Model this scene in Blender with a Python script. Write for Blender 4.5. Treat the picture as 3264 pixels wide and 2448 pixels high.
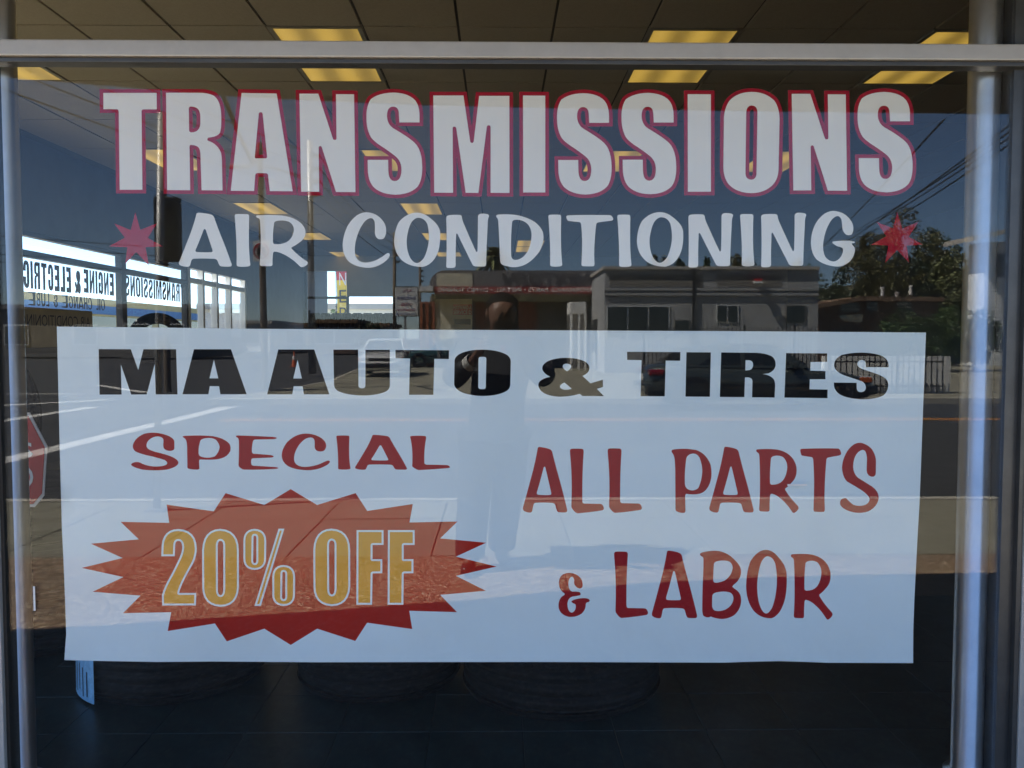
import bpy, bmesh, math, random
import numpy as np
from mathutils import Vector, Matrix
from mathutils.geometry import delaunay_2d_cdt
rnd = random.Random(7)
sc = bpy.context.scene
for o in list(bpy.data.objects): bpy.data.objects.remove(o)
COL = sc.collection

# ---------------------------------------------------------------- camera
F, CU, CV = 2827.0, 1632.0, 1224.0            # photo pixels (3264 x 2448)
CAM = Vector((0, -2.5, 1.4))
TH = math.atan(144/F); PS = math.atan(42/F*math.cos(TH))
FW = Vector((math.sin(PS)*math.cos(TH), math.cos(PS)*math.cos(TH), -math.sin(TH)))
RT = Vector((math.cos(PS), -math.sin(PS), 0)); UP = RT.cross(FW)
cd = bpy.data.cameras.new('camera'); cam = bpy.data.objects.new('camera', cd); COL.objects.link(cam)
cd.sensor_width = 36; cd.lens = 36*F/3264; cd.clip_start = 0.02; cd.clip_end = 1500
cam.matrix_world = Matrix(((RT.x, UP.x, -FW.x, CAM.x), (RT.y, UP.y, -FW.y, CAM.y), (RT.z, UP.z, -FW.z, CAM.z), (0, 0, 0, 1)))
sc.camera = cam

# ---------------------------------------------------------------- sky, sun, exposure
SUN = Vector((-1.8, 0.62, 2.56)).normalized()  # towards the sun: left of and behind the shop
w = bpy.data.worlds.new('World'); sc.world = w; w.use_nodes = True
nt = w.node_tree; nt.nodes.clear()
sky = nt.nodes.new('ShaderNodeTexSky'); sky.sky_type = 'NISHITA'; sky.sun_disc = False
sky.sun_elevation = math.asin(SUN.z); sky.sun_rotation = math.atan2(SUN.x, SUN.y)
sky.air_density = 0.7; sky.dust_density = 0.0; sky.ozone_density = 4.0; sky.altitude = 600
bg = nt.nodes.new('ShaderNodeBackground'); bg.inputs[1].default_value = 0.058
wo = nt.nodes.new('ShaderNodeOutputWorld')
nt.links.new(sky.outputs[0], bg.inputs[0]); nt.links.new(bg.outputs[0], wo.inputs[0])
sd = bpy.data.lights.new('sun', 'SUN'); sd.energy = 5.0; sd.angle = math.radians(0.53); sd.color = (1, 0.94, 0.84)
so = bpy.data.objects.new('sun', sd); COL.objects.link(so)
so.rotation_euler = (-SUN).to_track_quat('-Z', 'Y').to_euler()
sc.view_settings.view_transform = 'Standard'; sc.view_settings.look = 'None'
sc.view_settings.gamma = 1; sc.view_settings.use_curve_mapping = False
sc.view_settings.exposure = 2.72
sc.render.engine = 'CYCLES'
cy = sc.cycles
cy.use_denoising = True; cy.max_bounces = 8; cy.diffuse_bounces = 3; cy.glossy_bounces = 4
cy.transmission_bounces = 4; cy.transparent_max_bounces = 24; cy.caustics_reflective = False
cy.caustics_refractive = False; cy.sample_clamp_indirect = 6; cy.use_adaptive_sampling = False

# ---------------------------------------------------------------- pixel helpers
def ray(u, v): return (RT*((u-CU)/F) + UP*((CV-v)/F) + FW)
def on_y(u, v, Y=0.0):                          # point on the plane y = Y, seen directly
    r = ray(u, v); t = (Y-CAM.y)/r.y
    return CAM + r*t
def ref_y(u, v, D):                             # point at distance D in front of the glass, seen in its reflection
    p = on_y(u, v, D); return Vector((p.x, -D, p.z))
def ref_g(u, v, z=0.0):                         # ground point seen in the reflection
    r = ray(u, v); t = (z-CAM.z)/r.z; p = CAM+r*t
    return Vector((p.x, -p.y, z))
def on_x(u, v, X):
    r = ray(u, v); t = (X-CAM.x)/r.x; return CAM+r*t

# ---------------------------------------------------------------- materials
MATS = {}
def mat(name, col, rough=0.7, metal=0.0, spec=0.5, noise=None, bump=None, emit=None, coat=0.0, col2=None):
    if name in MATS: return MATS[name]
    m = bpy.data.materials.new(name); m.use_nodes = True; N = m.node_tree; b = N.nodes['Principled BSDF']
    b.inputs['Base Color'].default_value = (*col, 1); b.inputs['Roughness'].default_value = rough
    b.inputs['Metallic'].default_value = metal; b.inputs['Specular IOR Level'].default_value = spec
    if coat: b.inputs['Coat Weight'].default_value = coat; b.inputs['Coat Roughness'].default_value = 0.04
    if emit: b.inputs['Emission Color'].default_value = (*emit[0], 1); b.inputs['Emission Strength'].default_value = emit[1]
    tc = N.nodes.new('ShaderNodeTexCoord')
    if noise:
        sc_, amt = noise[0], noise[1]
        nz = N.nodes.new('ShaderNodeTexNoise'); nz.inputs['Scale'].default_value = sc_; nz.inputs['Detail'].default_value = 6
        nz.inputs['Roughness'].default_value = 0.65
        N.links.new(tc.outputs['Object'], nz.inputs['Vector'])
        rp = N.nodes.new('ShaderNodeValToRGB'); rp.color_ramp.elements[0].position = 0.3; rp.color_ramp.elements[1].position = 0.7
        c2 = col2 or tuple(min(1, c*(1+amt)) for c in col); c1 = tuple(c*(1-amt) for c in col)
        if col2: c1 = col
        rp.color_ramp.elements[0].color = (*c1, 1); rp.color_ramp.elements[1].color = (*c2, 1)
        N.links.new(nz.outputs['Fac'], rp.inputs['Fac']); N.links.new(rp.outputs['Color'], b.inputs['Base Color'])
    if bump:
        nb = N.nodes.new('ShaderNodeTexNoise'); nb.inputs['Scale'].default_value = bump[0]; nb.inputs['Detail'].default_value = 4
        N.links.new(tc.outputs['Object'], nb.inputs['Vector'])
        bp = N.nodes.new('ShaderNodeBump'); bp.inputs['Strength'].default_value = bump[1]; bp.inputs['Distance'].default_value = bump[2]
        N.links.new(nb.outputs['Fac'], bp.inputs['Height']); N.links.new(bp.outputs['Normal'], b.inputs['Normal'])
    MATS[name] = m; return m

def glass_mat(name, tint, f0=0.043, dust=0.012):
    m = bpy.data.materials.new(name); m.use_nodes = True; N = m.node_tree; N.nodes.clear()
    out = N.nodes.new('ShaderNodeOutputMaterial'); mx = N.nodes.new('ShaderNodeMixShader')
    tr = N.nodes.new('ShaderNodeBsdfTransparent'); tr.inputs[0].default_value = (*tint, 1)
    gl = N.nodes.new('ShaderNodeBsdfGlossy'); gl.inputs['Roughness'].default_value = 0.0
    gl.inputs['Color'].default_value = (1, 1, 1, 1)
    lw = N.nodes.new('ShaderNodeLayerWeight'); lw.inputs[0].default_value = 0.5
    pw = N.nodes.new('ShaderNodeMath'); pw.operation = 'POWER'; pw.inputs[1].default_value = 5
    ml = N.nodes.new('ShaderNodeMath'); ml.operation = 'MULTIPLY_ADD'; ml.inputs[1].default_value = 1-f0; ml.inputs[2].default_value = f0
    N.links.new(lw.outputs['Facing'], pw.inputs[0]); N.links.new(pw.outputs[0], ml.inputs[0])
    N.links.new(ml.outputs[0], mx.inputs[0]); N.links.new(tr.outputs[0], mx.inputs[1]); N.links.new(gl.outputs[0], mx.inputs[2])
    df = N.nodes.new('ShaderNodeBsdfDiffuse'); df.inputs['Color'].default_value = (0.6, 0.58, 0.54, 1)   # a thin uneven film of dust
    tc = N.nodes.new('ShaderNodeTexCoord'); mp = N.nodes.new('ShaderNodeMapping'); mp.inputs['Scale'].default_value = (1.0, 1.0, 0.45)
    nz = N.nodes.new('ShaderNodeTexNoise'); nz.inputs['Scale'].default_value = 5.0; nz.inputs['Detail'].default_value = 8; nz.inputs['Roughness'].default_value = 0.75
    N.links.new(tc.outputs['Object'], mp.inputs['Vector']); N.links.new(mp.outputs[0], nz.inputs['Vector'])
    mr = N.nodes.new('ShaderNodeMapRange'); mr.inputs['From Min'].default_value = 0.42; mr.inputs['From Max'].default_value = 0.85; mr.inputs['To Max'].default_value = dust
    N.links.new(nz.outputs['Fac'], mr.inputs['Value']); m2 = N.nodes.new('ShaderNodeMixShader')
    N.links.new(mr.outputs[0], m2.inputs[0]); N.links.new(mx.outputs[0], m2.inputs[1]); N.links.new(df.outputs[0], m2.inputs[2])
    N.links.new(m2.outputs[0], out.inputs[0]); MATS[name] = m
    return m

# ---------------------------------------------------------------- objects
def tag(o, label=None, cat=None, group=None, kind=None):
    if label: o['label'] = label
    if cat: o['category'] = cat
    if group: o['group'] = group
    if kind: o['kind'] = kind
    return o
def thing(name, label, cat, loc=(0, 0, 0), rz=0.0, group=None):
    o = bpy.data.objects.new(name, None); COL.objects.link(o); o.empty_display_size = 0.1
    o.location = loc; o.rotation_euler = (0, 0, rz)
    return tag(o, label, cat, group)
AT_WORLD = set()
def obj(name, me, m, parent=None, smooth=False, loc=None, world=False):
    if isinstance(me, bmesh.types.BMesh):
        d = bpy.data.meshes.new(name); me.to_mesh(d); me.free(); me = d
    o = bpy.data.objects.new(name, me); COL.objects.link(o)
    if not me.materials:
        for x in (m if isinstance(m, (list, tuple)) else [m]): me.materials.append(MATS[x] if isinstance(x, str) else x)
    if smooth: me.polygons.foreach_set('use_smooth', [True]*len(me.polygons))
    if parent:
        o.parent = parent
        if world:                                   # mesh given in world coordinates
            if parent.name not in AT_WORLD:
                M = Matrix.Translation(parent.location) @ parent.rotation_euler.to_matrix().to_4x4()
                o.matrix_parent_inverse = M.inverted()
            AT_WORLD.add(o.name)
    if loc is not None: o.location = loc
    return o
def struct(name, me, m, label=None):
    o = obj(name, me, m); o['kind'] = 'structure'
    if label: o['label'] = label
    return o
def BM(): return bmesh.new()
def box(bm, x0, x1, y0, y1, z0, z1, mi=0):
    v = [bm.verts.new(p) for p in ((x0,y0,z0),(x1,y0,z0),(x1,y1,z0),(x0,y1,z0),(x0,y0,z1),(x1,y0,z1),(x1,y1,z1),(x0,y1,z1))]
    for f in ((3,2,1,0),(4,5,6,7),(0,1,5,4),(1,2,6,5),(2,3,7,6),(3,0,4,7)):
        bm.faces.new([v[i] for i in f]).material_index = mi
    return bm
def bbox(*a, bev=0.0):
    bm = BM(); box(bm, *a)
    if bev: bmesh.ops.bevel(bm, geom=list(bm.edges), offset=bev, segments=2, affect='EDGES', profile=0.6)
    return bm
def tube(bm, p0, p1, r0, r1=None, n=12, cap=True):
    p0, p1 = Vector(p0), Vector(p1); r1 = r0 if r1 is None else r1
    d = (p1-p0).normalized(); a = d.orthogonal().normalized(); b = d.cross(a)
    A, B = [], []
    for i in range(n):
        t = 2*math.pi*i/n; q = a*math.cos(t)+b*math.sin(t)
        A.append(bm.verts.new(p0+q*r0)); B.append(bm.verts.new(p1+q*r1))
    for i in range(n):
        j = (i+1) % n; bm.faces.new((A[i], A[j], B[j], B[i]))
    if cap: bm.faces.new(A[::-1]); bm.faces.new(B)
    return bm
def path_tube(bm, pts, r, n=6):
    for a, b in zip(pts[:-1], pts[1:]): tube(bm, a, b, r, r, n)
    return bm
def lathe(bm, prof, n=32, axis='z', c=(0,0,0), close=False):
    rings = []
    for i in range(n):
        t = 2*math.pi*i/n; ring = []
        for r, h in prof:
            x, y = r*math.cos(t), r*math.sin(t)
            p = {'z': (x, y, h), 'y': (x, h, y), 'x': (h, x, y)}[axis]
            ring.append(bm.verts.new((p[0]+c[0], p[1]+c[1], p[2]+c[2])))
        rings.append(ring)
    m = len(prof)
    for i in range(n):
        a, b = rings[i], rings[(i+1) % n]
        for k in range(m if close else m-1):
            l = (k+1) % m
            bm.faces.new((a[k], b[k], b[l], a[l]))
    bmesh.ops.recalc_face_normals(bm, faces=bm.faces)
    return bm
def prism(bm, pts, off):                         # polygon in 3D extruded by a vector
    off = Vector(off); A = [bm.verts.new(p) for p in pts]; B = [bm.verts.new(Vector(p)+off) for p in pts]
    n = len(A); bm.faces.new(A); bm.faces.new(B[::-1])
    for i in range(n): bm.faces.new((A[i], B[i], B[(i+1) % n], A[(i+1) % n]))
    bmesh.ops.recalc_face_normals(bm, faces=bm.faces)
    return bm
def sheet(pts, z):
    bm = BM(); bm.faces.new([bm.verts.new((p[0], p[1], z)) for p in pts])
    bmesh.ops.recalc_face_normals(bm, faces=bm.faces)
    if bm.faces[:][0].normal.z < 0: bmesh.ops.reverse_faces(bm, faces=bm.faces[:])
    return bm

# ---------------------------------------------------------------- text with the built-in font
def text_mesh(s, width=None, height=1.0, extr=0.0, shear=0.0, bold=0.0):
    cu = bpy.data.curves.new('t', 'FONT'); cu.body = s; cu.size = 1; cu.extrude = extr; cu.resolution_u = 3; cu.shear = shear
    cu.offset = bold
    o = bpy.data.objects.new('t', cu); COL.objects.link(o)
    dg = bpy.context.evaluated_depsgraph_get(); me = bpy.data.meshes.new_from_object(o.evaluated_get(dg))
    bpy.data.objects.remove(o); me.materials.clear()
    co = np.empty(len(me.vertices)*3); me.vertices.foreach_get('co', co); co = co.reshape(-1, 3)
    lo, hi = co[:, :2].min(0), co[:, :2].max(0)
    sy = height/(hi[1]-lo[1]); sx = (width/(hi[0]-lo[0])) if width else sy
    co[:, 0] = (co[:, 0]-lo[0])*sx; co[:, 1] = (co[:, 1]-lo[1])*sy
    me.vertices.foreach_set('co', co.ravel()); me.update()
    return me
def place_text(name, s, origin, xdir, m, parent, width=None, height=0.3, lift=0.004, bold=0.0, shear=0.0):
    """flat print: reads along xdir, upright, standing off its panel along xdir x z"""
    me = text_mesh(s, width, height, shear=shear, bold=bold)
    xd = Vector(xdir).normalized(); zd = Vector((0, 0, 1)); nd = xd.cross(zd)
    M = Matrix(((xd.x, zd.x, nd.x, 0), (xd.y, zd.y, nd.y, 0), (xd.z, zd.z, nd.z, 0), (0, 0, 0, 1)))
    me.transform(Matrix.Translation(Vector(origin)+nd*lift) @ M)
    return obj(name, me, m, parent, world=True)

# ================================================================ LETTERFORMS (traced outlines; '~' marks a curve control point)
def parse(s, ox=0.0, oy=0.0, k=1.0):
    out = []
    for cont in s.split('|'):
        P = []
        for t in cont.split():
            c = t[0] == '~'; x, y = t.lstrip('~').split(',')
            P.append((ox+float(x)/k, oy+float(y)/k, c))
        if P[0][:2] == P[-1][:2]: P.pop()
        poly = []; n = len(P)
        for i in range(n):
            a = P[i]
            if not a[2]: poly.append(a[:2]); continue
            p, q = P[i-1], P[(i+1) % n]
            s0 = p[:2] if not p[2] else ((p[0]+a[0])/2, (p[1]+a[1])/2)
            s1 = q[:2] if not q[2] else ((q[0]+a[0])/2, (q[1]+a[1])/2)
            if p[2]: poly.append(s0)
            for j in range(1, 6):
                t = j/6; poly.append(tuple((1-t)**2*s0[d]+2*t*(1-t)*a[d]+t*t*s1[d] for d in (0, 1)))
        out.append(poly)
    return out
def area(p): return 0.5*sum(p[i-1][0]*p[i][1]-p[i][0]*p[i-1][1] for i in range(len(p)))
def orient(cs):
    r = []
    for i, c in enumerate(cs):
        a = area(c)
        if (i == 0 and a < 0) or (i > 0 and a > 0): c = c[::-1]
        r.append(c)
    return r
def fit(cs, x0, x1, y0, y1):
    X = [p[0] for c in cs for p in c]; Y = [p[1] for c in cs for p in c]
    a, b, c_, d = min(X), max(X), min(Y), max(Y)
    return [[(x0+(p[0]-a)/(b-a)*(x1-x0), y0+(p[1]-c_)/(d-c_)*(y1-y0)) for p in c] for c in cs]
def offset(cs, d):
    out = []
    for c in orient(cs):
        c = [p for i, p in enumerate(c) if (p[0]-c[i-1][0])**2+(p[1]-c[i-1][1])**2 > 1e-6]
        n = len(c); r = []
        for i in range(n):
            a, b, e = c[i-1], c[i], c[(i+1) % n]
            d1 = Vector((b[0]-a[0], b[1]-a[1])).normalized(); d2 = Vector((e[0]-b[0], e[1]-b[1])).normalized()
            n1 = Vector((d1.y, -d1.x)); n2 = Vector((d2.y, -d2.x)); m = n1+n2
            if m.length < 1e-4: m = n1
            m.normalize(); k = d/max(0.45, m.dot(n1))
            r.append((b[0]+m.x*k, b[1]+m.y*k))
        out.append(r)
    return out
def wind(cs, P):                                  # winding number of many points
    P = np.asarray(P, float); W = np.zeros(len(P), int); px, py = P[:, 0], P[:, 1]
    for c in cs:
        A = np.asarray(c, float); B = np.roll(A, -1, 0)
        for (ax, ay), (bx, by) in zip(A, B):
            cr = (bx-ax)*(py-ay)-(px-ax)*(by-ay)
            W += ((ay <= py) & (by > py) & (cr > 0)).astype(int)
            W -= ((ay > py) & (by <= py) & (cr < 0)).astype(int)
    return W
def cdt(cs, extra=()):
    V, E = [], []
    for c in cs:
        s = len(V); V += [Vector(p) for p in c]; n = len(c)
        E += [(s+i, s+(i+1) % n) for i in range(n)]
    V += [Vector(p) for p in extra]
    r = delaunay_2d_cdt(V, E, [], 0, 1e-4)
    return [(v.x, v.y) for v in r[0]], [tuple(f) for f in r[2]]
def flat(cs):                                     # filled triangles of a glyph
    v, f = cdt(cs)
    cen = [tuple(sum(v[i][d] for i in t)/3 for d in (0, 1)) for t in f]
    W = wind(cs, cen); f = [t for t, w_ in zip(f, W) if w_ != 0]
    return v, f
def mesh_from(name, v, f, fn):
    used = sorted({i for t in f for i in t}); ix = {k: j for j, k in enumerate(used)}
    me = bpy.data.meshes.new(name); me.from_pydata([fn(*v[k]) for k in used], [], [tuple(ix[i] for i in t) for t in f])
    me.update(); return me

Z = 3.95
IMP = {
'T': parse('115,143 787,143 789,350 625,350 ~597,350 597,378 608,1362 322,1362 310,385 ~310,348 285,348 117,348', 300, 260, Z),
'R': parse('905,141 1330,141 ~1440,141 1510,180 ~1600,250 1600,440 ~1605,610 1580,650 ~1550,695 1440,705 ~1425,715 1425,730 ~1425,745 1450,750 ~1555,790 1595,890 ~1610,950 1610,1050 1617,1370 1353,1368 1340,950 ~1340,860 1315,830 ~1285,797 1215,797 ~1201,800 1201,830 1210,1368 920,1366|1192,345 ~1192,312 1220,314 ~1335,312 1337,440 1337,530 ~1330,638 1225,640 ~1197,638 1196,610', 300, 260, Z),
'A': parse('1857,143 2298,150 2500,1381 2212,1379 2190,1180 ~2187,1155 2160,1153 2050,1153 ~2030,1155 2028,1185 2014,1377 1720,1375|2073,410 ~2075,385 2098,385 ~2120,385 2123,412 2178,945 ~2178,967 2160,967 2040,967 ~2022,967 2022,945', 300, 260, Z),
'N': parse('610,152 847,152 1030,715 ~1035,735 1055,735 ~1077,735 1077,712 1070,158 1298,160 1315,1392 1070,1390 893,830 ~888,812 872,812 ~852,812 852,835 859,1387 631,1387', 800, 260, Z),
'S': parse('2122,514 1868,514 1862,400 ~1858,315 1788,314 ~1712,318 1712,430 ~1712,500 1750,550 ~1775,580 1830,610 ~1990,705 2060,770 ~2155,860 2156,1080 ~2158,1240 2100,1320 ~2010,1420 1820,1424 ~1640,1420 1545,1330 ~1470,1250 1471,1090 1469,986 1727,986 1729,1120 ~1732,1252 1810,1253 ~1893,1250 1895,1110 ~1895,1010 1830,950 ~1760,890 1620,800 ~1540,745 1510,700 ~1452,600 1454,450 ~1450,310 1510,220 ~1610,140 1800,138 ~1990,145 2070,240 ~2122,310 2122,430', 800, 260, Z),
'M': parse('320,175 700,175 785,750 ~788,772 807,772 ~826,772 830,750 898,180 1278,180 1280,1402 1042,1400 1042,575 ~1040,550 1018,550 ~996,550 994,575 888,1402 728,1400 610,590 ~605,567 585,567 ~564,567 564,590 569,1400 332,1398', 1300, 260, Z),
'I': parse('1450,175 1730,177 1730,1396 1452,1396', 1300, 260, Z),
'O': parse('775,130 ~950,130 1060,240 ~1125,330 1125,480 1112,1110 ~1105,1240 1030,1310 ~930,1405 765,1404 ~590,1400 490,1300 ~420,1220 418,1080 425,440 ~440,310 500,235 ~600,130 775,130|775,300 ~845,305 847,390 835,1165 ~825,1235 765,1235 ~700,1230 695,1160 705,390 ~710,305 775,300', 2200, 260, Z),
'E': parse('0,0 160,0 160,60 85,60 85,120 150,120 150,180 85,180 85,250 165,250 165,312 0,312'),
'L': parse('0,0 85,0 85,250 155,250 155,312 0,312'),
'C': parse('175,120 98,120 98,75 ~98,45 88,45 ~78,45 78,75 78,237 ~78,267 88,267 ~98,267 98,237 98,185 175,185 175,230 ~175,320 88,320 ~0,320 0,230 0,85 ~0,-6 88,-6 ~175,-6 175,85'),
'G': parse('175,110 98,110 98,75 ~98,45 88,45 ~78,45 78,75 78,237 ~78,267 90,267 ~104,267 104,237 104,205 90,205 90,150 178,150 178,312 130,312 125,290 ~110,320 78,320 ~0,320 0,230 0,85 ~0,-6 88,-6 ~175,-6 175,85'),
'&': parse('200,312 110,312 100,292 ~85,320 55,320 ~0,320 0,240 ~0,190 35,165 ~10,120 10,75 ~10,-6 80,-6 ~150,-6 150,70 ~150,120 110,150 130,200 140,160 200,160 ~190,220 165,255'),
}
K5 = 4.809; K6 = 4.0963; K8 = 4.424
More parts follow.
